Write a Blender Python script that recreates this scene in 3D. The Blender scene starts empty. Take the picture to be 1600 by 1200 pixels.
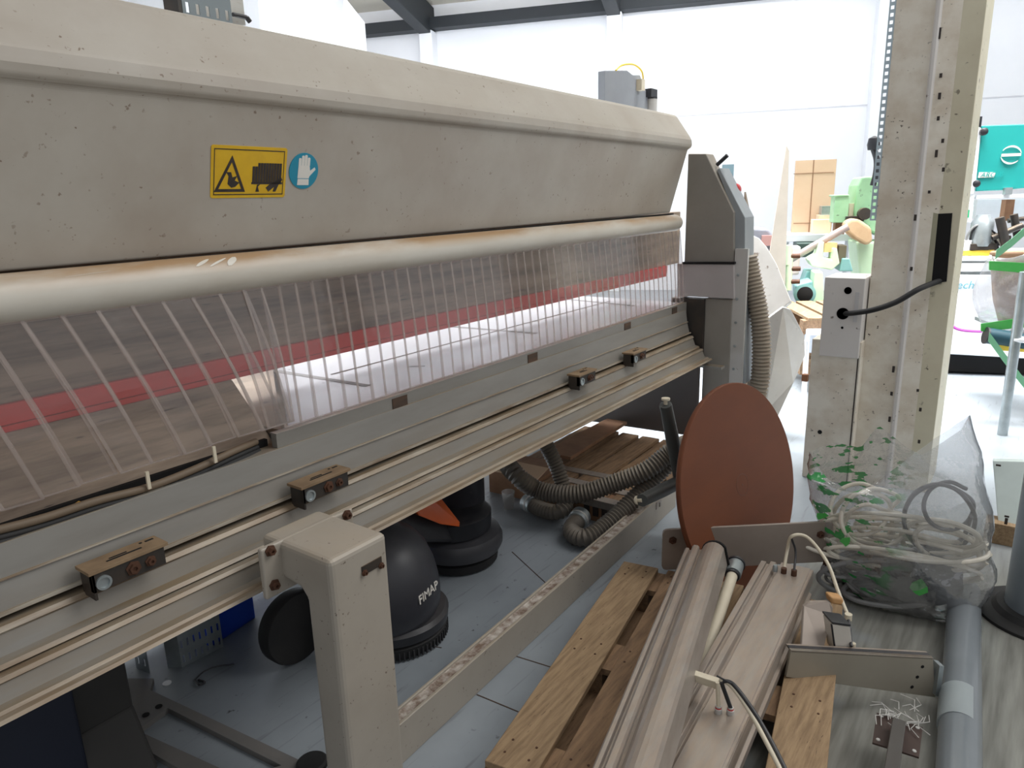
import bpy, math, random
from mathutils import Vector, Matrix, noise
random.seed(7)
V = Vector
sc = bpy.context.scene
C = sc.collection
# ---------------------------------------------------------------- camera
FPX, EYE = 1114.0, 1.6
def _n(v): return v.normalized()
AX = _n(V((840, -310, FPX)))
_d = V((133, 4363, FPX)); _d = _n(_d - AX*_d.dot(AX))
AZ = -_d; AY = AZ.cross(AX)          # world axes in camera coordinates (x right, y down, z forward)
def c2w(v): return V((AX.dot(v), AY.dot(v), AZ.dot(v)))
def ray(px, py): return c2w(V((px-800, py-600, FPX)))
EYEP = V((0, 0, EYE))
camd = bpy.data.cameras.new('camera'); camd.sensor_width = 36; camd.lens = FPX/1600*36
camd.clip_start = .05; camd.clip_end = 200
cam = bpy.data.objects.new('camera', camd); C.objects.link(cam)
rx, ry, rz = c2w(V((1,0,0))), c2w(V((0,-1,0))), c2w(V((0,0,-1)))
cam.matrix_world = Matrix(((rx.x,ry.x,rz.x,0),(rx.y,ry.y,rz.y,0),(rx.z,ry.z,rz.z,EYE),(0,0,0,1)))
sc.camera = cam
# ---------------------------------------------------------------- world, lights, exposure
sc.view_settings.view_transform = 'Standard'; sc.view_settings.look = 'None'
sc.view_settings.exposure = 0.75; sc.view_settings.gamma = 1; sc.view_settings.use_curve_mapping = False
w = bpy.data.worlds.new('world'); sc.world = w; w.use_nodes = True
w.node_tree.nodes['Background'].inputs[0].default_value = (.96, .975, 1, 1)
w.node_tree.nodes['Background'].inputs[1].default_value = .30
HN = V((.933, .361, 0)).normalized()      # hall: away from the camera, towards the far wall
HW = V((-HN.y, HN.x, 0))                  # hall: to the left along the far wall
def area(name, loc, target, sx, sy, power, col=(1, 1, 1), spread=math.pi):
    l = bpy.data.lights.new(name, 'AREA'); l.shape = 'RECTANGLE'; l.size = sx; l.size_y = sy; l.energy = power; l.color = col; l.spread = spread
    o = bpy.data.objects.new(name, l); C.objects.link(o); o.location = loc
    o.rotation_euler = (V(target)-V(loc)).to_track_quat('-Z', 'Y').to_euler()
    return o
p = HN*8.8 + HW*-1; area('skylight_far', (p.x, p.y, 4.95), (p.x+.3, p.y+.1, 0), 14, 2.0, 230, (.98, .99, 1), 1.6)
p = HN*6.0 + HW*-1.5; area('skylight_middle', (p.x, p.y, 5.2), (p.x+.25, p.y+.1, 0), 12, 1.6, 330, (.98, .99, 1), 1.15)
p = HN*10.4 + HW*0; area('wall_wash', (p.x, p.y, 4.6), (p.x+HN.x*3, p.y+HN.y*3, 3.4), 20, 1.2, 95, (.98, .99, 1))  # added wall-wash lamp, turned to the far wall to whiten it
area('rear_fill', (2.8, 6.2, 5.6), (2.6, 5.0, 0), 6, 2.0, 520, (.97, .985, 1), 1.3)  # added fill lamp behind the saw, brightens table and rear floor
area('partition_fill', (6.5, 2.6, 5.6), (7.6, 5.2, 4.2), 5, 1.0, 160, (.98, .99, 1), 2.4)  # added fill lamp aimed at the white partition
area('skylight_near', (4.2, -2.4, 5.9), (2.2, .8, .4), 3, 5, 135, (1, .985, .96))

# ---------------------------------------------------------------- pixel -> point on a real plane
def at(px, py, x=None, y=None, z=None, n=None):
    r = ray(px, py)
    if x is not None: t = x/r.x
    elif y is not None: t = y/r.y
    elif z is not None: t = (z-EYE)/r.z
    else: t = n/r.dot(HN)
    return EYEP + r*t
# ---------------------------------------------------------------- materials
MATS = {}
def mat(name, col, rough=.5, metal=0., col2=None, scale=6., amt=.5, stretch=(1,1,1), dust=None, damt=.6, dscale=5., bump=0., spec=.5, specks=None, speckscale=40., emit=None):
    m = bpy.data.materials.new(name); m.use_nodes = True; nt = m.node_tree; N = nt.nodes; L = nt.links
    b = N['Principled BSDF']; b.inputs['Roughness'].default_value = rough; b.inputs['Metallic'].default_value = metal
    b.inputs['Specular IOR Level'].default_value = spec
    tc = N.new('ShaderNodeTexCoord'); mp = N.new('ShaderNodeMapping'); L.new(tc.outputs['Object'], mp.inputs[0]); mp.inputs['Scale'].default_value = stretch
    def tex(sc_, det=5, ro=.6):
        t = N.new('ShaderNodeTexNoise'); t.inputs['Scale'].default_value = sc_; t.inputs['Detail'].default_value = det; t.inputs['Roughness'].default_value = ro
        L.new(mp.outputs[0], t.inputs['Vector']); return t
    def ramp(src, a, c_):
        r = N.new('ShaderNodeMapRange'); r.inputs['From Min'].default_value = a; r.inputs['From Max'].default_value = c_; L.new(src, r.inputs['Value']); return r.outputs[0]
    def mix(f, a, c_):
        x = N.new('ShaderNodeMix'); x.data_type = 'RGBA'
        if isinstance(f, (int, float)): x.inputs[0].default_value = f
        else: L.new(f, x.inputs[0])
        for i, s in ((6, a), (7, c_)):
            if isinstance(s, tuple): x.inputs[i].default_value = (*s, 1)
            else: L.new(s, x.inputs[i])
        return x.outputs[2]
    def mul(a, k):
        q = N.new('ShaderNodeMath'); q.operation = 'MULTIPLY'; L.new(a, q.inputs[0])
        if isinstance(k, (int, float)): q.inputs[1].default_value = k
        else: L.new(k, q.inputs[1])
        return q.outputs[0]
    out = None
    t = tex(scale)
    if col2 is None: col2 = tuple(c_*.82 for c_ in col)
    out = mix(mul(ramp(t.outputs['Fac'], .38, .66), amt), col, col2)
    if dust:
        g = N.new('ShaderNodeNewGeometry'); sp = N.new('ShaderNodeSeparateXYZ'); L.new(g.outputs['Normal'], sp.inputs[0])
        t2 = tex(dscale); f = mul(ramp(sp.outputs['Z'], .15, .8), ramp(t2.outputs['Fac'], .3, .6))
        out = mix(mul(f, damt), out, dust)
    if specks:
        t3 = tex(speckscale, 3, .5); t4 = tex(speckscale*.12, 2, .5)
        f = mul(ramp(t3.outputs['Fac'], .66, .71), ramp(t4.outputs['Fac'], .45, .6))
        out = mix(f, out, specks)
    L.new(out, b.inputs['Base Color'])
    if bump:
        bp = N.new('ShaderNodeBump'); bp.inputs['Strength'].default_value = bump; bp.inputs['Distance'].default_value = .01
        L.new(t.outputs['Fac'], bp.inputs['Height']); L.new(bp.outputs[0], b.inputs['Normal'])
    if emit: b.inputs['Emission Color'].default_value = (*emit, 1); b.inputs['Emission Strength'].default_value = 1
    MATS[name] = m
    return m
def s(r, g, b_):                       # sRGB 0..255 -> linear
    return tuple(((c/255)/12.92 if c/255 <= .04045 else ((c/255+.055)/1.055)**2.4) for c in (r, g, b_))
DUST = s(176, 150, 118)
m_hood = mat('hood_paint', s(180,173,162), .45, 0, s(165,154,141), 3.2, .75, (1,1,1), dust=s(176,168,154), damt=.5, dscale=3, specks=s(125,108,92), speckscale=60, bump=.03)
m_tube = mat('tube_paint', s(206,200,188), .35, 0, s(190,180,165), 2.5, .6, (1,3,3), dust=s(172,140,104), damt=1, dscale=2.6)
m_rail = mat('rail_paint', s(140,137,131), .36, .1, s(122,118,112), 5, .6, (.5,3,3), dust=s(134,116,90), damt=.9, dscale=6)
m_rail2 = mat('rail_lip_metal', s(168,160,146), .42, .1, s(112,92,72), 7, .9, (.6,4,4), dust=s(140,120,94), damt=.75, dscale=9)
m_groove = mat('groove_dark_brown', s(60,50,43), .8, 0, s(92,68,50), 9, .8, (.5,3,3))  # mottled dark brown for the rail grooves, saw slit and floor joints
m_post = mat('post_paint', s(168,160,148), .4, 0, s(150,142,130), 4, .5, dust=s(172,156,134), damt=.5, specks=s(100,88,76), speckscale=90)
m_house = mat('housing_paint', s(146,141,133), .5, 0, s(130,125,118), 4, .5, dust=s(170,150,124))
m_panel = mat('side_plate_paint', s(178,172,170), .4, 0, s(160,152,150), 3, .4)
m_steel = mat('sheet_steel', s(200,198,194), .42, .2, s(182,179,174), 3, .7, specks=s(110,95,80), speckscale=20)
m_zinc = mat('zinc', s(176,184,186), .35, .6, s(110,118,120), 6, .5)
m_dark = mat('dark_steel', s(58,56,54), .5, .4, s(82,70,60), 8, .6, dust=s(140,118,92), damt=.6)
m_black = mat('black_plastic', s(34,35,40), .38, 0, s(52,52,56), 5, .6, dust=s(96,92,90), damt=.4)
m_rubber = mat('black_rubber', s(30,30,31), .7, 0, s(44,42,41), 9, .6)
m_scrub = mat('scrubber_plastic', s(50,51,57), .42, 0, s(62,62,67), 4, .6, dust=s(104,102,104), damt=.45, specks=s(130,125,118), speckscale=22)
m_orange = mat('orange_plastic', s(226,98,30), .35, 0, s(196,84,30), 4, .5, dust=s(190,130,90), damt=.3)
m_blue = mat('blue_plastic', s(30,74,190), .35, 0, s(26,64,170), 4, .5)
m_wood = mat('pallet_wood', s(160,134,102), .75, 0, s(122,98,72), 5, .8, (1.5,14,14), specks=s(80,58,40), speckscale=22, bump=.25)
m_wood2 = mat('pallet_wood_grey', s(150,120,90), .8, 0, s(108,84,64), 5, .8, (1.5,12,12), specks=s(70,52,38), speckscale=18, bump=.25)
m_card = mat('cardboard', s(212,182,152), .85, 0, s(202,170,138), 3, .5)
m_card2 = mat('printed_cardboard', s(150,112,84), .85, 0, s(120,88,66), 9, .6)
m_disc = mat('brown_laminate', s(112,66,44), .55, 0, s(100,60,42), 3, .6, (1,1,3), spec=.25)
m_alu = mat('aluminium_profile', s(160,152,144), .38, .35, s(142,131,121), 5, .7, (1.2,6,6), dust=s(172,150,130), damt=.45, dscale=9)
m_plate = mat('steel_plate', s(160,148,138), .4, .3, s(140,128,118), 4, .6)
m_rust = mat('rusty_bolt', s(96,66,50), .6, .4, s(70,48,38), 20, .6)
m_cream = mat('cream_plastic', s(216,206,184), .45, 0, s(196,184,160), 8, .4)
m_hose = mat('ribbed_hose', s(104,98,90), .55, 0, s(84,78,70), 6, .6, dust=s(150,136,116), damt=.6)
m_hose2 = mat('pale_ribbed_hose', s(150,140,126), .55, 0, s(140,128,112), 6, .6, dust=s(170,156,136), damt=.4)
m_pvc = mat('grey_pvc', s(126,132,136), .22, 0, s(110,116,120), 3, .5)
m_column = mat('column_paint', s(232,225,211), .5, 0, s(206,192,172), 3, .8, (2,2,2.5), specks=s(84,70,56), speckscale=26, bump=.03)
m_column2 = mat('column_olive_paint', s(220,213,188), .5, 0, s(202,192,166), 3, .7, specks=s(84,70,56), speckscale=26)
m_boxp = mat('control_box_paint', s(218,214,210), .4, 0, s(206,200,194), 3, .4, specks=s(110,95,85), speckscale=30)
m_white = mat('white_paint', s(238,240,243), .4, 0, s(228,231,236), 3, .4)
m_wall = mat('wall_white', s(244,245,249), .9, 0, s(236,238,243), 1.2, .5)
m_ceil = mat('ceiling_panel', s(232,226,212), .8, 0, s(218,208,192), .8, .6, specks=s(196,176,150), speckscale=5)
m_beam = mat('roof_beam_paint', s(38,43,48), .6, 0, s(32,36,40), 2, .5)
m_blueline = mat('blue_purlin_paint', s(90,130,190), .5)
m_green = mat('machine_green', s(168,214,170), .45, 0, s(146,196,150), 6, .6, specks=s(90,110,86), speckscale=20)
m_green2 = mat('machine_pale_green', s(206,230,196), .45, 0, s(190,216,180), 5, .5)
m_tealm = mat('machine_teal', s(124,172,170), .45, 0, s(100,146,146), 6, .5)
m_dkgreen = mat('dark_green_paint', s(62,84,76), .5, 0, s(48,60,56), 8, .7)
m_teal = mat('teal_hood', s(34,160,154), .4, 0, s(28,146,142), 2, .5)
m_gtape = mat('green_tape', s(70,168,78), .3, 0, s(96,190,100), 8, .5)
m_gstrap = mat('green_strap', s(120,182,142), .4)
m_yellow = mat('yellow_paint', s(232,200,70), .5)
m_stick = mat('sticker_yellow', s(222,178,28), .4, 0, s(206,160,24), 30, .5)
m_ink = mat('ink_black', s(44,36,34), .5, 0, s(70,58,50), 40, .5)
m_sblue = mat('sticker_blue', s(30,140,168), .4)
m_swhite = mat('sticker_white', s(226,222,214), .5)
m_cyan = mat('cyan_ink', s(110,178,196), .5)
m_purple = mat('purple_cable', s(190,80,180), .4)
m_wcable = mat('cream_cable_sheath', s(236,230,216), .4, 0, s(190,178,158), 10, .5)
m_gcable = mat('grey_cable_sheath', s(150,150,150), .4, 0, s(120,120,118), 10, .5)
m_red = mat('red_plastic', s(198,52,52), .4)
m_beamface = mat('pressure_beam_metal', s(168,150,130), .55, 0, s(98,82,68), 4, .9, (.6,1,7), specks=s(50,40,34), speckscale=16)
m_redstrip = mat('red_strip_paint', s(222,44,40), .5, 0, s(196,50,44), 5, .6, (1,4,4))
m_table = mat('table_steel', s(196,196,200), .28, .35, s(182,182,188), 3, .6, specks=s(120,116,112), speckscale=34)
m_void = mat('dark_void', s(14,13,13), .9)

def floor_mat():
    m = mat('floor_concrete', s(154,161,167), .36, 0, s(130,137,143), 1.1, .8, specks=s(70,70,72), speckscale=26, bump=.04)
    nt = m.node_tree; N = nt.nodes; L = nt.links; b = N['Principled BSDF']
    src = b.inputs['Base Color'].links[0].from_socket
    tc = N.new('ShaderNodeTexCoord')
    mp = N.new('ShaderNodeMapping'); mp.inputs['Scale'].default_value = (2.5, 30, 1); mp.inputs['Rotation'].default_value = (0, 0, .5); L.new(tc.outputs['Object'], mp.inputs[0])
    t = N.new('ShaderNodeTexNoise'); t.inputs['Scale'].default_value = 1.4; t.inputs['Detail'].default_value = 6; L.new(mp.outputs[0], t.inputs['Vector'])
    r = N.new('ShaderNodeMapRange'); r.inputs['From Min'].default_value = .60; r.inputs['From Max'].default_value = .74; L.new(t.outputs['Fac'], r.inputs['Value'])
    k = N.new('ShaderNodeMath'); k.operation = 'MULTIPLY'; k.inputs[1].default_value = .45; L.new(r.outputs[0], k.inputs[0])
    x = N.new('ShaderNodeMix'); x.data_type = 'RGBA'; L.new(k.outputs[0], x.inputs[0]); L.new(src, x.inputs[6]); x.inputs[7].default_value = (*s(84,82,80), 1)
    # bare greenish concrete on the right of the pallet
    sp = N.new('ShaderNodeSeparateXYZ'); L.new(tc.outputs['Object'], sp.inputs[0])
    t5 = N.new('ShaderNodeTexNoise'); t5.inputs['Scale'].default_value = 4; L.new(tc.outputs['Object'], t5.inputs['Vector'])
    ad = N.new('ShaderNodeMath'); ad.operation = 'ADD'; L.new(sp.outputs['Y'], ad.inputs[0]); L.new(t5.outputs['Fac'], ad.inputs[1])
    r2 = N.new('ShaderNodeMapRange'); r2.inputs['From Min'].default_value = 1.25; r2.inputs['From Max'].default_value = .95; L.new(ad.outputs[0], r2.inputs['Value'])
    r3 = N.new('ShaderNodeMapRange'); r3.inputs['From Min'].default_value = 4.0; r3.inputs['From Max'].default_value = 3.3; L.new(sp.outputs['X'], r3.inputs['Value'])
    mm = N.new('ShaderNodeMath'); mm.operation = 'MULTIPLY'; L.new(r2.outputs[0], mm.inputs[0]); L.new(r3.outputs[0], mm.inputs[1])
    y = N.new('ShaderNodeMix'); y.data_type = 'RGBA'; L.new(mm.outputs[0], y.inputs[0]); L.new(x.outputs[2], y.inputs[6])
    c2 = N.new('ShaderNodeMix'); c2.data_type = 'RGBA'; L.new(t.outputs['Fac'], c2.inputs[0]); c2.inputs[6].default_value = (*s(168,168,160), 1); c2.inputs[7].default_value = (*s(70,68,62), 1)
    L.new(c2.outputs[2], y.inputs[7]); L.new(y.outputs[2], b.inputs['Base Color'])
    return m
m_floor = floor_mat()

def glassy(name, tint, transp, rough=.12, white=(.85,.85,.87), gloss=.12, print_mask=False, bump=.08):
    m = bpy.data.materials.new(name); m.use_nodes = True; nt = m.node_tree; N = nt.nodes; L = nt.links
    N.remove(N['Principled BSDF']); out = N['Material Output']
    tr = N.new('ShaderNodeBsdfTransparent'); tr.inputs[0].default_value = (*tint, 1)
    df = N.new('ShaderNodeBsdfDiffuse'); df.inputs[0].default_value = (*white, 1)
    tl = N.new('ShaderNodeBsdfTranslucent'); tl.inputs[0].default_value = (*white, 1)
    gl = N.new('ShaderNodeBsdfGlossy'); gl.inputs[1].default_value = rough
    tc = N.new('ShaderNodeTexCoord'); tx = N.new('ShaderNodeTexNoise'); tx.inputs['Scale'].default_value = 14; tx.inputs['Detail'].default_value = 3
    L.new(tc.outputs['Object'], tx.inputs['Vector'])
    bp = N.new('ShaderNodeBump'); bp.inputs['Strength'].default_value = bump; bp.inputs['Distance'].default_value = .02
    L.new(tx.outputs['Fac'], bp.inputs['Height']); L.new(bp.outputs[0], gl.inputs['Normal'])
    a1 = N.new('ShaderNodeMixShader'); a1.inputs[0].default_value = .5; L.new(df.outputs[0], a1.inputs[1]); L.new(tl.outputs[0], a1.inputs[2])
    a2 = N.new('ShaderNodeMixShader'); a2.inputs[0].default_value = transp; L.new(a1.outputs[0], a2.inputs[1]); L.new(tr.outputs[0], a2.inputs[2])
    lw = N.new('ShaderNodeLayerWeight'); lw.inputs[0].default_value = .25
    mr = N.new('ShaderNodeMapRange'); mr.inputs['To Min'].default_value = gloss*.5; mr.inputs['To Max'].default_value = min(1, gloss*4); L.new(lw.outputs['Facing'], mr.inputs['Value'])
    a3 = N.new('ShaderNodeMixShader'); L.new(mr.outputs[0], a3.inputs[0]); L.new(a2.outputs[0], a3.inputs[1]); L.new(gl.outputs[0], a3.inputs[2])
    last = a3
    if print_mask:
        gd = N.new('ShaderNodeBsdfDiffuse'); gd.inputs[0].default_value = (*s(46,150,74), 1)
        t2 = N.new('ShaderNodeTexNoise'); t2.inputs['Scale'].default_value = 13; t2.inputs['Detail'].default_value = 4
        mp = N.new('ShaderNodeMapping'); mp.inputs['Scale'].default_value = (1, 1, 2.2); L.new(tc.outputs['Object'], mp.inputs[0]); L.new(mp.outputs[0], t2.inputs['Vector'])
        r2 = N.new('ShaderNodeMapRange'); r2.inputs['From Min'].default_value = .575; r2.inputs['From Max'].default_value = .60; L.new(t2.outputs['Fac'], r2.inputs['Value'])
        sp = N.new('ShaderNodeSeparateXYZ'); L.new(tc.outputs['Object'], sp.inputs[0])
        r3 = N.new('ShaderNodeMapRange'); r3.inputs['From Min'].default_value = .02; r3.inputs['From Max'].default_value = .2; L.new(sp.outputs['Y'], r3.inputs['Value'])
        mm = N.new('ShaderNodeMath'); mm.operation = 'MULTIPLY'; L.new(r2.outputs[0], mm.inputs[0]); L.new(r3.outputs[0], mm.inputs[1])
        k = N.new('ShaderNodeMath'); k.operation = 'MULTIPLY'; k.inputs[1].default_value = .85; L.new(mm.outputs[0], k.inputs[0])
        a4 = N.new('ShaderNodeMixShader'); L.new(k.outputs[0], a4.inputs[0]); L.new(a3.outputs[0], a4.inputs[1]); L.new(gd.outputs[0], a4.inputs[2]); last = a4
    L.new(last.outputs[0], out.inputs[0])
    return m
m_strip = glassy('clear_strip', (.97,.96,.96), .92, .14, s(210,200,194), .09)
m_stripedge = glassy('clear_strip_edge', (.95,.94,.94), .66, .2, s(222,210,202), .09)
m_bag = glassy('clear_bag', (.97,.975,.98), .80, .10, s(226,228,232), .34, True, .8)
m_wrap = glassy('stretch_wrap', (.95,.95,.96), .78, .12, s(232,234,238), .22, False, 1.0)
m_cup = glassy('clear_cup', (.95,.95,.95), .7, .1, s(210,205,200), .2)

# ---------------------------------------------------------------- mesh building
class MB:
    def __init__(self): self.v = []; self.f = []; self.mi = []; self.sm = []
    def add(self, vs, fs, mi=0, smooth=False):
        b = len(self.v); self.v += [V(q) for q in vs]
        for f in fs: self.f.append([b+i for i in f]); self.mi.append(mi); self.sm.append(smooth)
        return self
    def box(self, c, d, ax=None, mi=0):
        """box with centre c, full sizes d, on the axes ax"""
        ax = ax or (V((1,0,0)), V((0,1,0)), V((0,0,1))); c = V(c)
        vs = [c + ax[0]*(d[0]/2*i) + ax[1]*(d[1]/2*j) + ax[2]*(d[2]/2*k) for i in (-1,1) for j in (-1,1) for k in (-1,1)]
        return self.add(vs, [(0,1,3,2),(4,6,7,5),(0,4,5,1),(2,3,7,6),(0,2,6,4),(1,5,7,3)], mi)
    def bb(self, x0, x1, y0, y1, z0, z1, mi=0): return self.box(((x0+x1)/2,(y0+y1)/2,(z0+z1)/2), (x1-x0,y1-y0,z1-z0), None, mi)
    def prism(self, pts, off, mi=0, mis=None, smooth=False):
        """polygon pts (3-D) swept by off; mis = material of each side"""
        n = len(pts); a = [V(p) for p in pts]; b = [p+V(off) for p in a]; base = len(self.v)
        self.v += a+b
        self.f.append([base+i for i in range(n)]); self.mi.append(mi); self.sm.append(False)
        self.f.append([base+n+i for i in reversed(range(n))]); self.mi.append(mi); self.sm.append(False)
        for i in range(n):
            j = (i+1) % n; self.f.append([base+i, base+n+i, base+n+j, base+j]); self.mi.append(mis[i] if mis else mi); self.sm.append(smooth)
        return self
    def tube(self, path, r, seg=14, mi=0, caps=True, closed=False):
        path = [V(q) for q in path]; n = len(path); rr = r if isinstance(r, (list, tuple)) else [r]*n
        vs = []; fs = []
        t0 = (path[1]-path[0]).normalized(); up = V((0,0,1)) if abs(t0.z) < .9 else V((1,0,0))
        nrm = t0.cross(up).normalized()
        for i, q in enumerate(path):
            t = (path[min(i+1, n-1)]-path[max(i-1, 0)]).normalized()
            nrm = (nrm - t*nrm.dot(t)).normalized(); bn = t.cross(nrm)
            for k in range(seg):
                a = 2*math.pi*k/seg; vs.append(q + (nrm*math.cos(a)+bn*math.sin(a))*rr[i])
        for i in range(n-1):
            for k in range(seg):
                k2 = (k+1) % seg; fs.append((i*seg+k, i*seg+k2, (i+1)*seg+k2, (i+1)*seg+k))
        if caps: fs += [tuple(reversed(range(seg))), tuple((n-1)*seg+k for k in range(seg))]
        return self.add(vs, fs, mi, True)
    def lathe(self, c, prof, axis=V((0,0,1)), seg=32, mi=0, sx=1, sy=1, ax1=None):
        """prof: list of (radius, height along the axis)"""
        axis = V(axis).normalized(); a1 = ax1 or axis.orthogonal().normalized(); a2 = axis.cross(a1); c = V(c); vs = []; fs = []
        for (r, h) in prof:
            for k in range(seg):
                a = 2*math.pi*k/seg; vs.append(c + axis*h + a1*(math.cos(a)*r*sx) + a2*(math.sin(a)*r*sy))
        for i in range(len(prof)-1):
            for k in range(seg):
                k2 = (k+1) % seg; fs.append((i*seg+k, i*seg+k2, (i+1)*seg+k2, (i+1)*seg+k))
        fs += [tuple(reversed(range(seg))), tuple((len(prof)-1)*seg+k for k in range(seg))]
        return self.add(vs, fs, mi, True)
    def perf(self, o, u, v, nu, nv, hu=.35, hv=.6, mi=0):
        """sheet with rectangular holes; o corner, u v edge vectors"""
        o, u, v = V(o), V(u)/nu, V(v)/nv
        for i in range(nu):
            for j in range(nv):
                a = o+u*i+v*j; P = [a, a+u, a+u+v, a+v]
                m0, m1, n0, n1 = (1-hu)/2, (1+hu)/2, (1-hv)/2, (1+hv)/2
                Q = [a+u*m0+v*n0, a+u*m1+v*n0, a+u*m1+v*n1, a+u*m0+v*n1]
                self.add(P+Q, [(0,1,5,4),(1,2,6,5),(2,3,7,6),(3,0,4,7)], mi)
        return self
def spline(pts, n=10):
    pts = [V(q) for q in pts]; out = []
    P = [pts[0]*2-pts[1]] + pts + [pts[-1]*2-pts[-2]]
    for i in range(1, len(P)-2):
        for k in range(n):
            t = k/n; a, b, c, d = P[i-1], P[i], P[i+1], P[i+2]
            out.append(.5*((2*b) + (c-a)*t + (2*a-5*b+4*c-d)*t*t + (3*b-a-3*c+d)*t**3))
    out.append(pts[-1]); return out
def resample(path, step):
    out = [path[0].copy()]; acc = 0
    for a, b in zip(path, path[1:]):
        d = (b-a).length
        while d > 0 and acc + d >= step:
            q = a.lerp(b, (step-acc)/d); out.append(q); a = q; d = (b-a).length; acc = 0
        acc += d
    return out
def root_loc(p):
    while p.parent: p = p.parent
    return V(p.get('_loc', p.location))
ROOTS = {}
def put(name, mb, mats, parent=None, loc=None, bevel=0, solid=0, smooth_angle=None, label=None):
    """link mb as ONE mesh object; its vertices are in world coordinates and are shifted to the thing's base"""
    me = bpy.data.meshes.new(name)
    if parent is not None:
        q = parent
        while q.parent: q = q.parent
        off = V(q.location)
    else: off = V(loc) if loc is not None else V((0,0,0))
    me.from_pydata([tuple(v-off) for v in mb.v], [], mb.f)
    for m in (mats if isinstance(mats, (list, tuple)) else [mats]): me.materials.append(m)
    for i, p_ in enumerate(me.polygons): p_.material_index = mb.mi[i]; p_.use_smooth = mb.sm[i]
    me.update()
    if any(mb.sm) and name not in ('bag_film', 'stretch_wrap'): me.set_sharp_from_angle(angle=.7)
    o = bpy.data.objects.new(name, me); C.objects.link(o)
    if parent is not None: o.parent = parent
    else: o.location = off
    if solid: s_ = o.modifiers.new('s', 'SOLIDIFY'); s_.thickness = solid; s_.offset = 0
    if bevel: b_ = o.modifiers.new('b', 'BEVEL'); b_.width = bevel; b_.segments = 3; b_.limit_method = 'ANGLE'; b_.angle_limit = .6
    if label: o['label'] = label
    return o
def tag(o, label, cat, group=None):
    o['label'] = label; o['category'] = cat
    if group: o['group'] = group
    return o
def thing(name, loc, label, cat, group=None):
    o = bpy.data.objects.new(name, None); C.objects.link(o); o.location = loc; o.empty_display_size = .1
    return tag(o, label, cat, group)
def struct(name, mb, m, **k):
    o = put(name, mb, m, **k); o['kind'] = 'structure'; return o
def text_mesh(name, body, size, o, right, up, m, parent=None, shear=0, extr=.0006):
    cu = bpy.data.curves.new(name, 'FONT'); cu.body = body; cu.size = size; cu.extrude = extr; cu.shear = shear
    t = bpy.data.objects.new('tmp', cu); C.objects.link(t)
    me = bpy.data.meshes.new_from_object(t.evaluated_get(bpy.context.evaluated_depsgraph_get()))
    bpy.data.objects.remove(t); bpy.data.curves.remove(cu)
    nn = V(right).cross(V(up)); mb = MB()
    mb.add([V(o)+V(right)*v.co.x+V(up)*v.co.y+nn*v.co.z for v in me.vertices], [tuple(p_.vertices) for p_ in me.polygons])
    return put(name, mb, m, parent)
X1, Y1, Z1 = V((1,0,0)), V((0,1,0)), V((0,0,1))
def bolt(mb, c, axis, r=.011, h=.009, mi=0):
    return mb.lathe(c, [(r*1.5, 0), (r*1.5, h*.3), (r, h*.35), (r, h), (r*.5, h), (r*.45, h*.6)], axis, 6, mi)

# ================================================================ the hall
fl = MB(); fl.add([(-4,-8,0),(18,-8,0),(18,16,0),(-4,16,0)], [(0,1,2,3)]); struct('floor', fl, m_floor)
def hp(n, a, z): return HN*n + HW*a + V((0,0,z))
WD, EH = 13.0, None
e1 = at(760, 34, n=WD).z; EH = e1
b = MB(); b.prism([hp(WD,-9,-.0), hp(WD,-9,EH+.5), hp(WD,16,EH+.5), hp(WD,16,0)], HN*.25); struct('wall_back', b, m_wall)
SL = .13   # roof pitch
b = MB(); b.prism([hp(WD,-9,EH+.35), hp(WD,16,EH+.35), hp(5.0,16,EH+.35+SL*8), hp(5.0,-9,EH+.35+SL*8)], (0,0,.08)); struct('ceiling', b, m_ceil)
# eave beam
b = MB(); b.prism([hp(WD-.28,-9,EH-.08), hp(WD-.28,-9,EH+.10), hp(WD,-9,EH+.10), hp(WD,-9,EH-.08)], HW*25); struct('trim_1', b, m_beam, bevel=.01)
for i, (px, py) in enumerate(((655, 62), (948, 26))):
    q = at(px, py, n=WD-.25); a = q.dot(HW)
    b = MB(); b.prism([hp(WD-.02,a,EH-.18), hp(5.2,a,EH-.18+SL*7.8), hp(5.2,a,EH+.30+SL*7.8), hp(WD-.02,a,EH+.30)], HW*-.22); struct('trim_%d' % (2+i*2), b, m_beam, bevel=.01)
    b = MB(); b.prism([hp(WD-.26,a,0), hp(WD-.26,a,EH-.1), hp(WD-.26,a-.24,EH-.1), hp(WD-.26,a-.24,0)], HN*.26); struct('trim_%d' % (3+i*2), b, m_wall, bevel=.01)
q = at(1366, 100, n=WD-.25).dot(HW)
b = MB(); b.prism([hp(WD-.26,q,0), hp(WD-.26,q,EH-.1), hp(WD-.26,q-.24,EH-.1), hp(WD-.26,q-.24,0)], HN*.26); struct('trim_6', b, m_wall, bevel=.01)
for i, (dn, m_) in enumerate(((1.3, m_blueline), (2.4, m_blueline), (3.7, m_ceil))):
    b = MB(); b.prism([hp(WD-dn,-9,EH+.26+SL*dn), hp(WD-dn,-9,EH+.34+SL*dn), hp(WD-dn-.16,-9,EH+.34+SL*dn), hp(WD-dn-.16,-9,EH+.26+SL*dn)], HW*25); struct('trim_%d' % (7+i), b, m_)
# horizontal mortar line of the block wall
q = at(1200, 173, n=WD).z
b = MB(); b.prism([hp(WD-.012,-9,q-.008), hp(WD-.012,-9,q+.008), hp(WD+.01,-9,q+.008), hp(WD+.01,-9,q-.008)], HW*25)
struct('trim_10', b, mat('mortar_line', s(222,222,228), .9))
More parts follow.
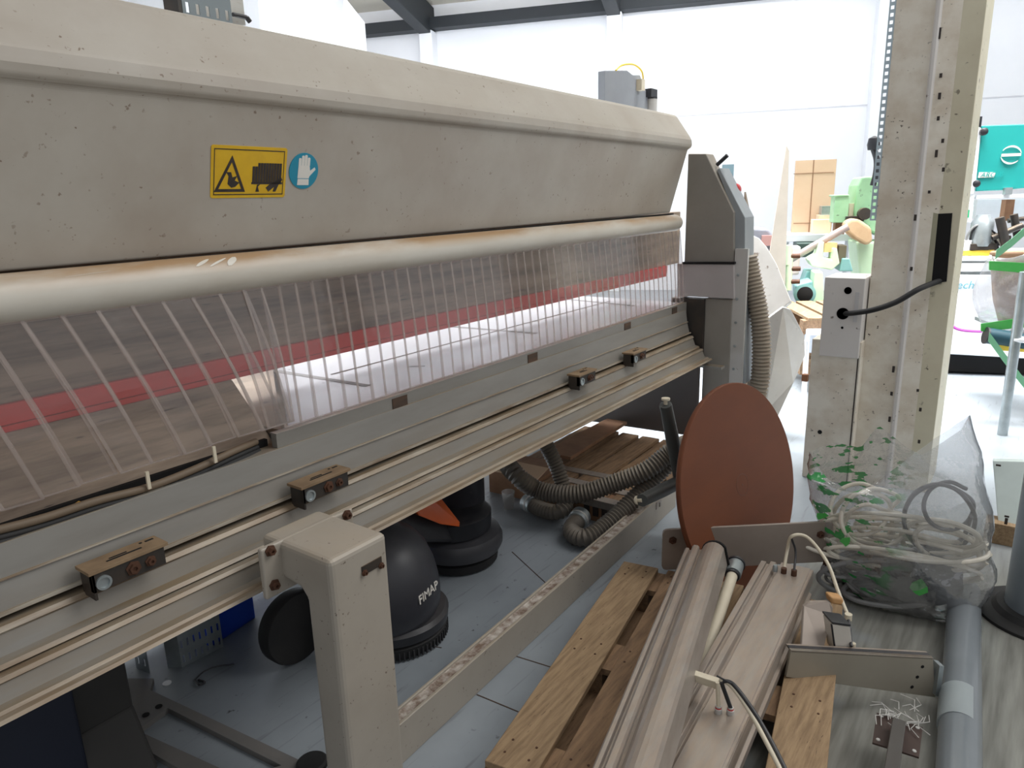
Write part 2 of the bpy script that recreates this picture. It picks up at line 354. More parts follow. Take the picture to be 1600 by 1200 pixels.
# white partition wall standing on the left, its top following the roof
a = at(570, 35, n=11.0); aw = a.dot(HW); nb = at(403, 10, n=1).dot(HW)
r_ = ray(403, 0); t_ = aw/r_.dot(HW); n0 = r_.dot(HN)*t_
b = MB(); b.prism([hp(n0,aw,0), hp(11,aw,0), hp(11,aw,a.z), hp(n0,aw,a.z+(11-n0)*SL*1.0+.6)], HW*.2); struct('wall_left', b, m_wall)

q0_, q1_ = at(290,20,n=8.5).dot(HW), at(40,20,n=8.5).dot(HW)
b = MB(); b.prism([hp(8.5,q0_,0), hp(8.5,q0_,EH+1.0), hp(8.5,q1_,EH+1.0), hp(8.5,q1_,0)], HN*.2); struct('wall_front', b, m_wall)
# ================================================================ the panel saw
XE = 4.146; XS = -1.0
saw = thing('panel_saw', (1.6, 1.9, 0), 'long beige panel saw with clear strip curtain filling the left of the hall', 'machine')
# hood: bent sheet, bottom edge, inclined face, lip, sloped top
secL = [(1.82,1.486),(1.715,1.864),(1.699,1.878),(1.694,1.899),(1.698,1.928),(1.710,1.947),(1.795,2.072),(1.808,2.085),(1.830,2.092),(2.32,2.07),(2.32,1.486)]
secR = [(1.823,1.510),(1.722,1.862),(1.700,1.874),(1.696,1.890),(1.699,1.915),(1.711,1.936),(1.790,2.046),(1.804,2.058),(1.828,2.066),(2.32,2.044),(2.32,1.510)]
XL = .62
def loft(xa, xb):
    f = lambda x: [(x, *(V(l_).lerp(V(r_), (x-XL)/(4.118-XL)))) for l_, r_ in zip(secL, secR)]
    m_ = MB(); A_, B_ = f(xa), f(xb); n = len(A_); m_.add(A_+B_, [tuple(range(n)), tuple(reversed(range(n, 2*n)))] + [(i, n+i, n+(i+1) % n, (i+1) % n) for i in range(n)]); return m_
hood = put('hood', loft(XS, 4.118), m_hood, saw, bevel=.006)
# dust tube under the hood
b = MB(); b.tube([(XS,1.775,1.421),(XL,1.775,1.4305),(4.08,1.775,1.452)], [.056,.0545,.047], 28); b.lathe((4.08,1.775,1.452), [(.047,0),(.042,.022),(.028,.038),(.006,.045)], X1, 28)
ptb = put('pressure_tube', b, m_tube, saw)
def ontube(x, a, off=.0008):
    k_ = (x-XL)/(4.08-XL); r_ = .0545+(.047-.0545)*k_+off; zc = 1.4305+(1.452-1.4305)*k_
    return V((x, 1.775-r_*math.cos(a), zc+r_*math.sin(a)))
for (xa_, aa_, xb_, ab_, w_) in ((1.01,.62,1.05,1.02,.010), (1.045,.55,1.10,.98,.008), (1.10,.50,1.125,1.0,.013), (.70,.75,.80,.85,.008), (1.30,.80,1.42,.90,.006)):
    b = MB(); vs = []
    for i in range(7):
        k_ = i/6; x_, a_ = xa_+(xb_-xa_)*k_, aa_+(ab_-aa_)*k_; ww = w_*math.sin(math.pi*(.12+.76*k_)); vs += [ontube(x_-ww, a_), ontube(x_+ww, a_)]
    b.add(vs, [(i*2, i*2+1, i*2+3, i*2+2) for i in range(6)]); put('wiped_mark', b, mat('wiped_paint%d' % int(xa_*100), s(226,220,208), .4), ptb)
b = MB(); b.prism([(XS,1.80,1.472),(XS,1.82,1.472),(XS,1.82,1.464),(XS,1.80,1.464)], (4.12-XS,0,.034)); put('seal', b, m_void, saw)
# pressure beam behind the strips
b = MB(); b.bb(XS,4.62,1.97,2.25,1.165,1.505); put('pressure_beam', b, m_beamface, saw, bevel=.004)
b = MB(); b.bb(XS,4.40,1.955,2.06,1.116,1.166); b.bb(XS,4.40,1.962,2.06,1.096,1.114); put('red_strip', b, m_redstrip, saw, bevel=.003)
# table with slots
tx = 1.22
b = MB(); b.prism([(tx,1.722,.972),(1.72,2.46,.972),(1.75,3.1,.972),(XE,3.1,.972),(XE,1.722,.972)], (0,0,-.02)); tb = put('table', b, m_table, saw, bevel=.002)
b = MB(); b.bb(1.16,XE-.02,1.700,1.724,.905,.974, 0); b.bb(1.16,XE-.02,1.699,1.728,.974,.978, 0)
for x in (1.62, 2.42, 3.3, 3.9): b.bb(x, x+.07, 1.697, 1.704, .912, .97, 2)
put('table_edge', b, [m_rail, m_rail2, m_groove], saw)
b = MB()
def slot(p1, p2, w_):
    a, c = V((*p1, .9735)), V((*p2, .9735)); d = (c-a).normalized(); sd = V((-d.y,d.x,0))*w_
    b.add([a-sd,c-sd,c+sd,a+sd,a-sd-Z1*.01,c-sd-Z1*.01,c+sd-Z1*.01,a+sd-Z1*.01], [(0,1,2,3),(0,4,5,1),(1,5,6,2),(2,6,7,3),(3,7,4,0)])
for (u0, v0, u1, v1) in ((432,580,575,603), (700,510,838,521), (890,468,990,478)):
    q0, q1 = at(u0, v0, z=.972), at(u1, v1, z=.972); slot((q0.x,q0.y), (q1.x,q1.y), .014)
q0, q1 = at(636, 573, z=.972), at(664, 572, z=.972); slot((q0.x,q0.y), (q1.x,q1.y), .006)
put('table_slot', b, mat('slot_metal', s(120,118,118), .5, .3), tb)
q = at(500, 590, z=.972); b = MB(); b.bb(1.75, 4.0, q.y-.004, q.y+.004, .9725, .9738); put('saw_slit', b, m_groove, tb)
# brown dusty plate and cable chain in place of the table at the left end
b = MB(); b.prism([(XS,1.95,1.10),(XS,2.3,1.0),(XS,2.3,.90),(XS,1.76,.84),(XS,1.75,.90),(XS,1.80,.955)], (1.20-XS,0,0)); put('dust_tray', b, m_beamface, saw, bevel=.004)
b = MB(); b.prism([(1.205,1.745,.95),(1.21,1.745,.95),(1.70,2.46,.95),(1.205,2.46,.95)], (0,0,.02)); put('tray_edge', b, m_beamface, saw)
ch = [at(-60,842,y=1.715), at(60,812,y=1.712), at(150,783,y=1.71), at(230,762,y=1.71), at(300,735,y=1.712), at(365,705,y=1.72), at(400,690,y=1.74)]
b = MB(); b.tube(spline(ch, 8), .010, 10); b.tube(spline([q-Z1*.016-Y1*.004 for q in ch], 8), .007, 10, 1); b.tube(spline([q-Z1*.034 for q in ch], 8), .018, 10, 1)
put('cable_chain', b, [mat('chain_tan', s(112,96,78), .6), m_rubber], saw)
for (px_, py_) in ((231, 748), (335, 708)):
    q = at(px_, py_, y=1.695); b = MB(); b.box(q-Z1*.004, (.008,.006,.045)); put('chain_pin', b, m_cream, saw)
b = MB(); q = at(102, 800, y=1.71); b.prism([q, q+X1*.035+Z1*.012, q+X1*.022-Z1*.012, q+X1*.012-Z1*.014], (0,.01,0)); put('yellow_tag', b, mat('ochre', s(196,150,70), .6), saw)
b = MB(); b.bb(XS,1.16,1.745,1.76,.86,.955); put('tray_gap_shade', b, m_void, saw)  # near-black sheet, paints the shade in the gap below the strips
# curtain strips
def strip(x, w_, top, bot, side=0, yaw=0):
    """clear strip with thicker edge ribs: top and bottom given as (y, z)"""
    mb = MB(); T = V((x,*top)); B = V((x+side,*bot)); n_ = 6; t_ = .0015
    U = V((math.cos(yaw), math.sin(yaw), 0))
    for (a0, a1, th, mi) in ((-.5, -.40, .0026, 1), (-.40, .40, t_, 0), (.40, .5, .0026, 1)):
        vs = []; fs = []
        for i in range(n_+1):
            k = i/n_; q = T.lerp(B, k) + Y1*(-.018*math.sin(k*math.pi)*(1 if side else .25)); uu = X1.lerp(U, k)
            nn = V((-uu.y, uu.x, 0))
            vs += [q+uu*(a0*w_)-nn*th/2, q+uu*(a1*w_)-nn*th/2, q+uu*(a1*w_)+nn*th/2, q+uu*(a0*w_)+nn*th/2]
        for i in range(n_):
            a_ = i*4; c_ = a_+4
            for e in range(4):
                e2 = (e+1) % 4; fs.append((a_+e, a_+e2, c_+e2, c_+e))
        fs += [(3,2,1,0), tuple(n_*4+e for e in range(4))]
        mb.add(vs, fs, mi)
    q = B; mb.box(q+Y1*0, (w_*.98, .0032, .004), (U, V((-U.y,U.x,0)), Z1), 1)
    return mb
x = 4.07; k = 0
while x > .30:
    if x > 1.22:
        mb = strip(x, .060, (1.748+.002*(k%2), 1.405), (1.712-.003*(k%2), .985), 0, random.uniform(-.02,.02)); x -= .058
    else:
        f = max(0, min(1, (1.24-x)/.2))
        mb = strip(x, .084 if x < 1.14 else .062, (1.748+.003*(k%2), 1.400-.012*f), (1.712-.004*(k%2), .988+.012*f+random.uniform(-.004,.004)), .125*f+random.uniform(-.012,.012), random.uniform(-.08,.08)); x -= .078 if x < 1.12 else .06
    put('curtain_strip', mb, [m_strip, m_stripedge], saw); k += 1
# rail: painted bands with thin lips and grooves, stepping outwards towards the bottom
def rz_(py, Y): return at(0, py, y=Y).z
def rail(name, rows, back):
    pts = []; ms = []; last = None
    for row in rows:
        py, Y, m = row[:3]
        z = last if py is None else rz_(py, row[3] if len(row) > 3 else Y)
        pts.append((Y, z)); ms.append(m); last = z
    pts += [(back, pts[-1][1]), (back, pts[0][1])]; ms += [0, 0]
    m_ = MB(); m_.prism([(XS,y,z) for y,z in pts], (XE-.05-XS,0,0), 0, ms); return put(name, m_, [m_rail, m_rail2, m_groove], saw, bevel=.001)
rail('upper_rail', [(850,1.694,0),(905,1.684,1),(906.5,1.678,1),(910,1.677,2),(None,1.684,0),(957,1.668,1),(959,1.658,1),(966,1.656,2),(None,1.70,0)], 1.76)
rail('lower_rail', [(980,1.69,1,1.646),(None,1.646,1),(990,1.638,1),(993,1.643,0),(1028,1.628,0),(1040,1.606,1),(1049,1.599,2),(None,1.63,2),(1060,1.63,1,1.582),(None,1.582,1),(1069,1.575,1),(1071,1.580,0),(1102,1.566,0),(1113,1.545,1),(1120,1.539,2),(None,1.57,2),(1128,1.57,1,1.522),(None,1.522,1),(1136,1.516,0)], 1.74)
# stop blocks on the rail
for i, (u0, v0, u1, v1) in enumerate(((137,893,262,858), (470,755,552,730), (905,572,941,562), (990,540,1018,531))):
    a0, a1 = at(u0, v0, y=1.59), at(u1, v1, y=1.59); xa, xb = a0.x, a0.x+(.18 if i < 2 else .16); zt = .842
    b = MB(); b.bb(xa, xb, 1.590, 1.655, zt-.008, zt, 0); b.bb(xa+.006, xb-.01, 1.593, 1.607, zt-.052, zt-.008, 1)
    b.bb(xa+.05, xb-.05, 1.612, 1.618, zt, zt+.001, 2); b.bb(xa+.06, xa+.10, 1.622, 1.627, zt, zt+.001, 2); b.bb(xb-.03, xb-.01, 1.635, 1.642, zt, zt+.001, 2)
    b.lathe((xb-.04,1.640,zt), [(.004,0),(.004,.001)], Z1, 12, 2)
    b.bb(xa+.006, xa+.012, 1.593, 1.65, zt-.07, zt-.008, 1)
    sb = put('stop_block', b, [mat('stop_block_top%d' % i, s(150,126,98), .6, .2, s(110,88,66), 12, .7), m_dark, m_void], saw, bevel=.0015)
    b = MB(); b.lathe((xa+.028,1.593,zt-.034), [(.017,0),(.017,.005),(.012,.005),(.012,.001)], -Y1, 20, 0)
    put('pin_ring', b, m_zinc, sb)
    for xx, r0 in ((xa+.095, .012), (xb-.045, .009)):
        b = MB(); bolt(b, (xx,1.593,zt-.03), -Y1, r0, .010); put('bolt', b, m_rust, sb)
# frame post carried by the rail
b = MB(); yb, yf, x0, x1 = 1.53, 1.262, .964, 1.150
b.prism([(x0,yb,.792),(x0,yf,.792),(x0,yf,0),(x0,yf+.105,0),(x0,yf+.105,.66),(x0,yf+.125,.682),(x0,yb,.70)], (x1-x0,0,0))
post = put('support_post', b, m_post, saw, bevel=.018)
b = MB(); b.bb(x0-.055, x1+.055, 1.450, 1.468, .655, .793); fl_ = put('mounting_flange', b, m_post, saw, bevel=.006)
for (xx, zz) in ((x0-.03,.782),(x0-.03,.688),(x1+.03,.782),(x1+.03,.688)):
    b = MB(); bolt(b, (xx,1.450,zz), -Y1, .010, .014); put('bolt', b, m_rust, fl_)
b = MB(); q0 = at(566, 892, y=yf); q1 = at(594, 882, y=yf); b.bb(q0.x-.002, q1.x+.004, yf-.003, yf, q0.z-.012, q0.z+.012); hc = put('cover_clip', b, m_dark, saw)
for q in (q0+X1*.004-Z1*.006, q1-Z1*.002): bb_ = MB(); bolt(bb_, (q.x,yf-.003,q.z), -Y1, .006, .008); put('screw', bb_, m_rust, hc)
# low cross beam from the post
A, B = V((1.14,1.335,0)), V((3.35,1.405,0)); d = (B-A).normalized(); sd = V((-d.y,d.x,0)); hb = .135
b = MB(); b.prism([A, A+Z1*hb, A+Z1*hb+sd*.012, A+Z1*(hb-.01)+sd*.012, A+Z1*(hb-.01)+sd*.050, A+Z1*hb+sd*.050, A+Z1*hb+sd*.06, A+sd*.06], d*2.2, 0, [0,1,1,2,1,1,0,0])
put('cross_beam', b, [m_post, m_post, mat('beam_debris', s(120,100,86), .9, 0, s(206,198,188), 30, .9)], saw, bevel=.003)
# right end housing
hz = [at(1075,240,x=XE), at(1103,240,x=XE), at(1147,332,x=XE), at(1147,411,x=XE), at(1069,410,x=XE)]
b = MB(); b.prism(hz, (.12,0,0)); hs = put('end_housing', b, m_house, saw, bevel=.006)
b = MB(); b.prism([at(1120,265,x=XE+.02), at(1124,262,x=XE+.02), at(1164,340,x=XE+.02), at(1164,600,x=XE+.02), at(1147,600,x=XE+.02), at(1147,335,x=XE+.02)], (.16,0,0)); put('housing_side_sheet', b, mat('side_sheet_grey', s(150,155,158), .45), saw, bevel=.004)
b = MB(); q = at(1123,252,x=XE+.06); b.tube([q-V((0,-.01,.02)), q+V((0,-.05,.03))], .012, 12); put('housing_knob', b, m_black, saw)
lb = [at(1058,412,x=XE-.03), at(1146,413,x=XE-.03), at(1147,467,x=XE-.03), at(1076,463,x=XE-.03), at(1058,466,x=XE-.03)]
b = MB(); b.prism(lb, (.10,0,0)); put('end_plate', b, m_panel, saw, bevel=.003)
b = MB(); b.prism([at(1066,409.5,x=XE-.035), at(1147,409.5,x=XE-.035), at(1147,413,x=XE-.035), at(1066,413,x=XE-.035)], (.1,0,0)); put('end_gap', b, m_void, saw)
b = MB(); b.bb(XE-.01, XE+.10, 1.425, 1.592, 0, 1.005); put('end_leg', b, m_house, saw, bevel=.006)
b = MB(); b.bb(XE-.005, XE+.02, 1.35, 1.425, .2, 1.3); put('edge_channel', b, m_steel, saw)
for j in range(6): b = MB(); bolt(b, (XE-.01, 1.40, .45+.14*j), -X1, .006, .006); put('bolt', b, m_zinc, hs)
b = MB(); b.bb(XE-.03, XE+.05, 1.59, 1.80, .62, 1.0); put('rail_end_recess', b, m_dark, saw)
dk = [V((4.10,1.60,.60)), V((4.10,1.60,.135)), V((4.10,2.9,.10)), V((4.10,2.9,.60))]
b = MB(); b.prism(dk, (.03,0,0)); put('lower_end_cover', b, mat('dark_cover_paint', s(92,86,84), .45, 0, s(80,74,72), 3, .5), saw, bevel=.01)
b = MB(); b.bb(4.04, 4.10, 1.44, 2.0, .60, .615); put('cover_ledge', b, m_rail, saw)
# underside of machine body and dark base
b = MB(); b.bb(XS, 4.0, 1.75, 3.05, .62, .86); put('saw_carriage_body', b, m_dark, saw, bevel=.01)
b = MB(); b.bb(-.75, .62, 1.95, 2.9, 0, .63); put('base_cabinet', b, mat('dark_blue_base', s(26,32,50), .6), saw, bevel=.01)
# floor plate with window
fp = [at(-80,1075,z=.02), at(128,1068,z=.02), at(150,1045,z=.02), at(235,1075,z=.02), at(500,1200,z=.02), at(560,1300,z=.02), at(420,1300,z=.02), at(310,1200,z=.02), at(150,1115,z=.02), at(-80,1200,z=.02)]
pa, pb = at(235,1078,z=.02), at(520,1212,z=.02); pc, pd_ = at(150,1125,z=.02), at(300,1213,z=.02)
ia, ib = at(262,1106,z=.02), at(440,1196,z=.02); ic, id_ = at(214,1141,z=.02), at(372,1213,z=.02)
def quad(mb, p_, h_=.02): mb.prism(p_, (0,0,-h_)); return mb
b = MB()
quad(b, [at(125,1060,z=.02), at(240,1060,z=.02), pa, ia, ic, pc]); quad(b, [pa, pb, ib, ia]); quad(b, [pc, ic, id_, pd_]); quad(b, [pb, at(600,1262,z=.02), at(430,1270,z=.02), pd_, id_, ib])
bp_ = put('base_plate', b, mat('dark_grey_plate', s(112,110,108), .6, 0, s(128,122,116), 6, .6), saw)
for (px_, py_) in ((248,1104),(228,1117),(206,1130)):
    q = at(px_,py_,z=.021); b = MB(); b.lathe(q, [(.011,0),(.011,.0015)], Z1, 20); put('bolt_hole', b, m_void, bp_)
q = at(488,1196,z=.02); b = MB(); b.lathe(q, [(.045,0),(.045,.012),(.038,.018),(.015,.018)], Z1, 28); put('foot_pad', b, m_rubber, bp_)
b = MB(); b.bb(.60,.78,2.0,2.5,.02,.63); b.prism([(.60,1.9,.02),(.78,1.9,.02),(.78,2.0,.20),(.60,2.0,.20)], (0,.2,0)); put('base_leg', b, mat('base_leg_paint', s(56,54,52), .6), saw, bevel=.012)
# stickers on the hood face (sloping)
F0, F1 = V((0,1.8206,1.4906)), V((0,1.7163,1.8636)); fu = (F1-F0).normalized(); fn = V((0,-fu.z,fu.y))
def onface(px_, py_, off=0):
    r = ray(px_, py_); t = (F0-EYEP).dot(fn)/r.dot(fn); return EYEP + r*t + fn*(off+.002)
c0, c1, c2, c3 = onface(331,226), onface(449,231), onface(443,308), onface(326,309)
sx0 = (c0.x+c3.x)/2; sx1 = (c1.x+c2.x)/2; zz0 = ((c2-F0).dot(fu)+(c3-F0).dot(fu))/2; zz1 = ((c0-F0).dot(fu)+(c1-F0).dot(fu))/2
SW, SH = sx1-sx0, zz1-zz0
def fp3(u, v, off): return F0 + X1*(sx0+u*SW) + fu*(zz0+v*SH) + fn*(off+.002)
def poly(mb, pts, off, th=.0006, mi=0): return mb.prism([fp3(u,v,off) for u,v in pts], fn*th, mi)
b = MB(); poly(b, [(.02,0),(.98,0),(1,.03),(1,.97),(.98,1),(.02,1),(0,.97),(0,.03)], -.0022, .003); st = put('warning_sticker', b, m_stick, saw, label='yellow warning sticker with a hand injury triangle and a curtain pictogram')
b = MB()
def frame_(u0, v0, u1, v1, t, tv):
    poly(b, [(u0,v0),(u1,v0),(u1,v0+tv),(u0,v0+tv)], .001); poly(b, [(u0,v1-tv),(u1,v1-tv),(u1,v1),(u0,v1)], .001)
    poly(b, [(u0,v0),(u0+t,v0),(u0+t,v1),(u0,v1)], .001); poly(b, [(u1-t,v0),(u1,v0),(u1,v1),(u1-t,v1)], .001)
frame_(.035,.06,.965,.94,.008,.018)
put('border', b, m_ink, st)
b = MB(); tri = [(.04,.12),(.44,.12),(.26,.82)]; ci = (.247,.33); inn = [(ci[0]+(u-ci[0])*.74, ci[1]+(v-ci[1])*.74) for u,v in tri]
for i in range(3):
    j = (i+1) % 3; poly(b, [tri[i],tri[j],inn[j],inn[i]], .001)
poly(b, [(.19,.50),(.25,.50),(.27,.40),(.33,.43),(.30,.34),(.36,.30),(.31,.22),(.26,.20),(.21,.27),(.22,.42)], .001)
put('hand_triangle', b, m_ink, st)
b = MB()
for i in range(11): poly(b, [(.53+.037*i,.30),(.562+.037*i,.30),(.562+.037*i,.62+(.07 if i>1 else 0)),(.53+.037*i,.62+(.07 if i>1 else 0))], .001)
poly(b, [(.52,.27),(.95,.27),(.95,.31),(.52,.31)], .001)
poly(b, [(.72,.20),(.78,.28),(.86,.34),(.93,.42),(.95,.36),(.90,.26),(.86,.12),(.82,.12),(.84,.22),(.76,.12)], .001); poly(b, [(.58,.12),(.63,.12),(.61,.22),(.64,.27),(.60,.26)], .001)
put('curtain_pictogram', b, m_ink, st)
q = onface(474,267); ru = (onface(495,267)-onface(453,267)).length/2; rv = (onface(474,237)-onface(474,297)).length/2; R_ = (ru+rv)/2
b = MB(); b.prism([q+X1*(math.cos(t*math.pi/24)*R_)+fu*(math.sin(t*math.pi/24)*R_)+fn*-.0022 for t in range(48)], fn*.003); gs = put('glove_sticker', b, m_sblue, saw, label='round blue sticker with a white protective glove')
b = MB()
def gp(pts): b.prism([q+X1*(u*R_)+fu*(v*R_)+fn*.0008 for u,v in pts], fn*.0006)
gp([(-.42,-.78),(.38,-.78),(.36,-.44),(-.40,-.44)]); gp([(-.42,-.40),(.36,-.40),(.40,-.28),(.80,.10),(.72,.22),(.42,.02),(.36,.30),(-.40,.30)])
for i, hh in enumerate((.66,.80,.84,.70)): gp([(-.40+.2*i,.30),(-.22+.2*i,.30),(-.22+.2*i,hh),(-.26+.2*i,hh+.05),(-.36+.2*i,hh+.05),(-.40+.2*i,hh)])
put('glove_pictogram', b, m_swhite, gs)
# bracket with pneumatic cylinder behind the hood
yb_ = 2.34
bp4 = [at(945,175,y=yb_), at(945,110,y=yb_), at(980,110,y=yb_), at(989,117,y=yb_), at(1000,117,y=yb_), at(1022,175,y=yb_)]
b = MB(); b.prism(bp4, (0,.05,0)); cb = put('cylinder_bracket', b, mat('bracket_grey', s(150,154,160), .5), saw, bevel=.004)
q = at(1018,155,y=yb_-.01); b = MB(); b.lathe(q-Z1*.10, [(.04,0),(.04,.10)], Z1, 20); b.lathe(q, [(.044,0),(.044,.012)], Z1, 8, 1); b.box(q+Z1*.035-X1*.02, (.10,.06,.055), None, 1)
put('pneumatic_cylinder', b, [m_steel, m_black], cb)
b = MB(); b.tube(spline([at(962,110,y=yb_), at(972,102,y=yb_), at(990,101,y=yb_), at(1003,112,y=yb_), at(1005,130,y=yb_)], 8), .006, 8); put('air_hose', b, m_yellow, cb)
b = MB(); q = at(1001,133,y=yb_-.02); b.box(q, (.05,.04,.07), None); put('valve_block', b, m_cream, cb)

tray = thing('perforated_cable_tray', at(328,25,y=2.2), 'grey perforated sheet metal tray standing on top of the saw hood', 'cable tray')
b = MB(); o0 = at(291,60,y=2.2); o1 = at(366,60,y=2.2); b.perf(o0, V((o1.x-o0.x,0,0)), V((0,0,.30)), 5, 5, .34, .5); put('perforated_sheet', b, mat('tray_grey', s(120,130,134), .5, .2), tray, solid=.003)
b = MB(); b.bb(o0.x-.012, o0.x, 2.2, 2.28, o0.z, o0.z+.30); put('side_flange', b, m_dark, tray)
b = MB(); q = at(385,27,y=2.2); b.tube([q-X1*.05-Z1*.0, q], .007, 8); b.tube([q, q+X1*.012-Z1*.012], .008, 8); put('clip', b, m_black, tray)

# hanging side structures beyond the end of the saw
g = thing('sheet_metal_guard', (4.75,1.35,0), 'bent grey sheet steel guard behind the right end of the panel saw', 'guard')
xg = 4.85
def pl(pts, x_): return [at(u,v,x=x_) for u,v in pts]
b = MB(); b.prism([at(u,v,x=xg+(505-v)*.0016) for u,v in ((1160,360),(1186,372),(1198,386),(1213,412),(1236,470),(1200,500),(1150,520))], (.03,.0,-.02)); put('upper_sheet', b, m_steel, g, bevel=.004)
b = MB(); b.prism([at(1180,512,x=xg-.1), at(1224,480,x=xg-.1), at(1236,484,x=xg-.05), at(1257,525,x=xg+.1), at(1258,555,x=xg+.1), at(1240,598,x=xg), at(1215,652,x=xg-.1), at(1195,645,x=xg-.1), at(1150,620,x=xg-.1)], (.04,.02,0)); put('lower_sheet', b, m_steel, g, bevel=.004)
b = MB(); b.bb(xg-.02, xg+.02, 1.5, 1.56, 0, 1.0); put('guard_leg', b, m_house, g)
hb_ = thing('hose_bracket', (4.34,1.42,0), 'narrow dusty brown upright channel between the saw end and the ribbed hose', 'bracket')
b = MB(); b.prism([at(1163,300,x=4.36), at(1169,330,x=4.36), at(1172,400,x=4.36), at(1166,540,x=4.36), at(1163,760,x=4.36), at(1150,760,x=4.36), at(1152,540,x=4.36)], (.03,0,0)); put('channel', b, mat('dusty_channel', s(150,132,112), .6), hb_)
b = MB(); q = at(1150,297,x=4.36); b.lathe(q, [(.02,0),(.04,.02),(.04,.05),(.02,.07)], -X1, 20); put('red_cap', b, m_red, hb_)
b = MB(); b.box(at(1150,330,x=4.37), (.05,.10,.12)); b.tube(spline([at(1150,320,x=4.33), at(1160,345,x=4.33), at(1166,380,x=4.33), at(1168,410,x=4.33)], 6), .014, 10, 1); put('valve', b, [m_cream, m_dark], hb_)
b = MB(); b.prism(pl([(1146,560),(1175,520),(1185,640),(1150,655)], 4.45), (.1,0,0)); put('lower_bracket', b, m_house, hb_, bevel=.006)
def hose(name, pts, r, m, label, loc, cuffs=True, pitch=.018):
    t = thing(name, loc, label, 'hose')
    p_ = resample(spline(pts, 24), pitch/2); rr = [r*(1 if i % 2 else .82) for i in range(len(p_))]
    b = MB(); b.tube(p_, rr, 20); put('ribbed_tube', b, m, t)
    if cuffs:
        d_ = (p_[0]-p_[3]).normalized(); b = MB(); b.tube([p_[0]-d_*.03, p_[0]+d_*.03], r*1.1, 20); b.tube([p_[0]-d_*.01, p_[0]], r*1.14, 20, 1); put('end_collar', b, [m_zinc, m_steel], t)
    return t
hose('corrugated_hose', [at(u,v,x=4.25) for u,v in ((1168,400),(1176,440),(1186,490),(1190,540),(1188,590),(1182,620),(1176,660))]+[V((4.2,1.3,.2)), V((4.0,1.45,.05))], .058, m_hose2, 'pale ribbed hose hanging upright beside the saw end above the brown disc', (4.25,1.25,0), False, .022)

# ================================================================ under the machine
def scr_body(mb, c, prof, sx, sy, ax, mi=0): mb.lathe(c, prof, Z1, 40, mi, sx, sy, ax)
# nearer scrubber
c = V((1.68,1.84,0))
sm = thing('floor_scrubber', c, 'black domed floor scrubber with white lettering right behind the frame post', 'floor scrubber')
b = MB(); b.lathe(c, [(.175,0),(.20,.012),(.205,.05),(.19,.06)], Z1, 48); br = put('brush_ring', b, m_rubber, sm)
b = MB()
for i in range(72):
    a_ = i*2*math.pi/72; b.box(c+V((math.cos(a_)*.203, math.sin(a_)*.203, .022)), (.008,.005,.034), (V((math.cos(a_),math.sin(a_),0)), V((-math.sin(a_),math.cos(a_),0)), Z1))
o_ = put('bristles', b, mat('bristle_grey', s(52,52,54), .7), br); o_['kind'] = 'stuff'
b = MB(); b.lathe(c, [(.19,.06),(.208,.065),(.212,.10),(.20,.115),(.16,.12)], Z1, 48); put('skirt', b, m_black, sm)
prof = [(.20,.115),(.212,.14),(.214,.19),(.208,.24),(.195,.30),(.17,.36),(.13,.41),(.07,.445),(.008,.458)]
dc = c+V((-.02,.015,0)); b = MB(); b.lathe(dc, prof, Z1, 48, 0, 1.05, .98); dome = put('dome', b, m_scrub, sm)
q = at(650,943,y=1.79)
vd = V((ray(668,930).x, ray(668,930).y, 0)).normalized(); rt = V((vd.y,-vd.x,0))
# lettering follows the dome: stands just in front of it
dq = dc + V((0,0,0)); best = None
for tt in range(400):
    r = ray(666,928); pnt = EYEP + r.normalized()*(1.9+tt*.003); rel = pnt-dc; R0 = 0
    for (ra, ha), (rb, hb2) in zip(prof, prof[1:]):
        if ha <= rel.z <= hb2: R0 = ra+(rb-ra)*(rel.z-ha)/(hb2-ha)
    if R0 and math.hypot(rel.x/1.05, rel.y/.98) <= R0*1.005: best = pnt; break
if best is None: best = at(666,928,y=1.78)
nd = (best-dc); nd.z = .05; nd.normalize(); rgt = Z1.cross(nd).normalized(); upv = nd.cross(rgt)
rgt2 = (rgt*.985+upv*.12).normalized(); upv2 = nd.cross(rgt2)
text_mesh('lettering', 'FIMAP', .042, best+nd*.008-rgt2*.055-upv2*.01, rgt2, upv2, m_swhite, dome, .25, .002)
b = MB(); b.tube(spline([at(672,972,y=1.78), at(684,968,y=1.77), at(698,962,y=1.77), at(703,970,y=1.78)], 6), .006, 8); put('skirt_cable', b, m_gcable, sm)
b = MB(); wc = at(452,912,y=2.02); wc.z = .135; b.lathe(wc+Y1*.03, [(.06,0),(.13,.0),(.135,.01),(.135,.05),(.13,.06),(.05,.06)], -Y1, 44); put('wheel', b, m_rubber, sm)
b = MB(); b.bb(1.45,1.75,1.92,2.08,.10,.34); put('chassis', b, m_black, sm, bevel=.03)
# farther scrubber with tank and orange cover
c = V((2.27,2.02,0))
s2 = thing('floor_polisher', c, 'black floor polisher with round tank and orange cover behind the domed scrubber', 'floor polisher')
b = MB(); b.lathe(c, [(.16,0),(.185,.01),(.19,.045),(.17,.055)], Z1, 48); put('brush_ring', b, m_rubber, s2)
b = MB(); b.lathe(c, [(.17,.055),(.20,.065),(.212,.09),(.212,.12),(.20,.145),(.16,.16)], Z1, 48); put('skirt', b, mat('skirt_grey', s(70,70,74), .4), s2)
b = MB(); b.lathe(c+V((-.01,.01,0)), [(.15,.16),(.175,.165),(.178,.24),(.165,.25),(.10,.255)], Z1, 44); put('motor_housing', b, m_black, s2)
tc_ = at(735,800,y=2.04); tc_.z = 0; tc_ = V((2.36,2.07,0))
b = MB(); b.lathe(tc_, [(.11,.16),(.118,.20),(.120,.42),(.126,.43),(.126,.47),(.115,.475)], Z1, 40); put('tank', b, m_scrub, s2)
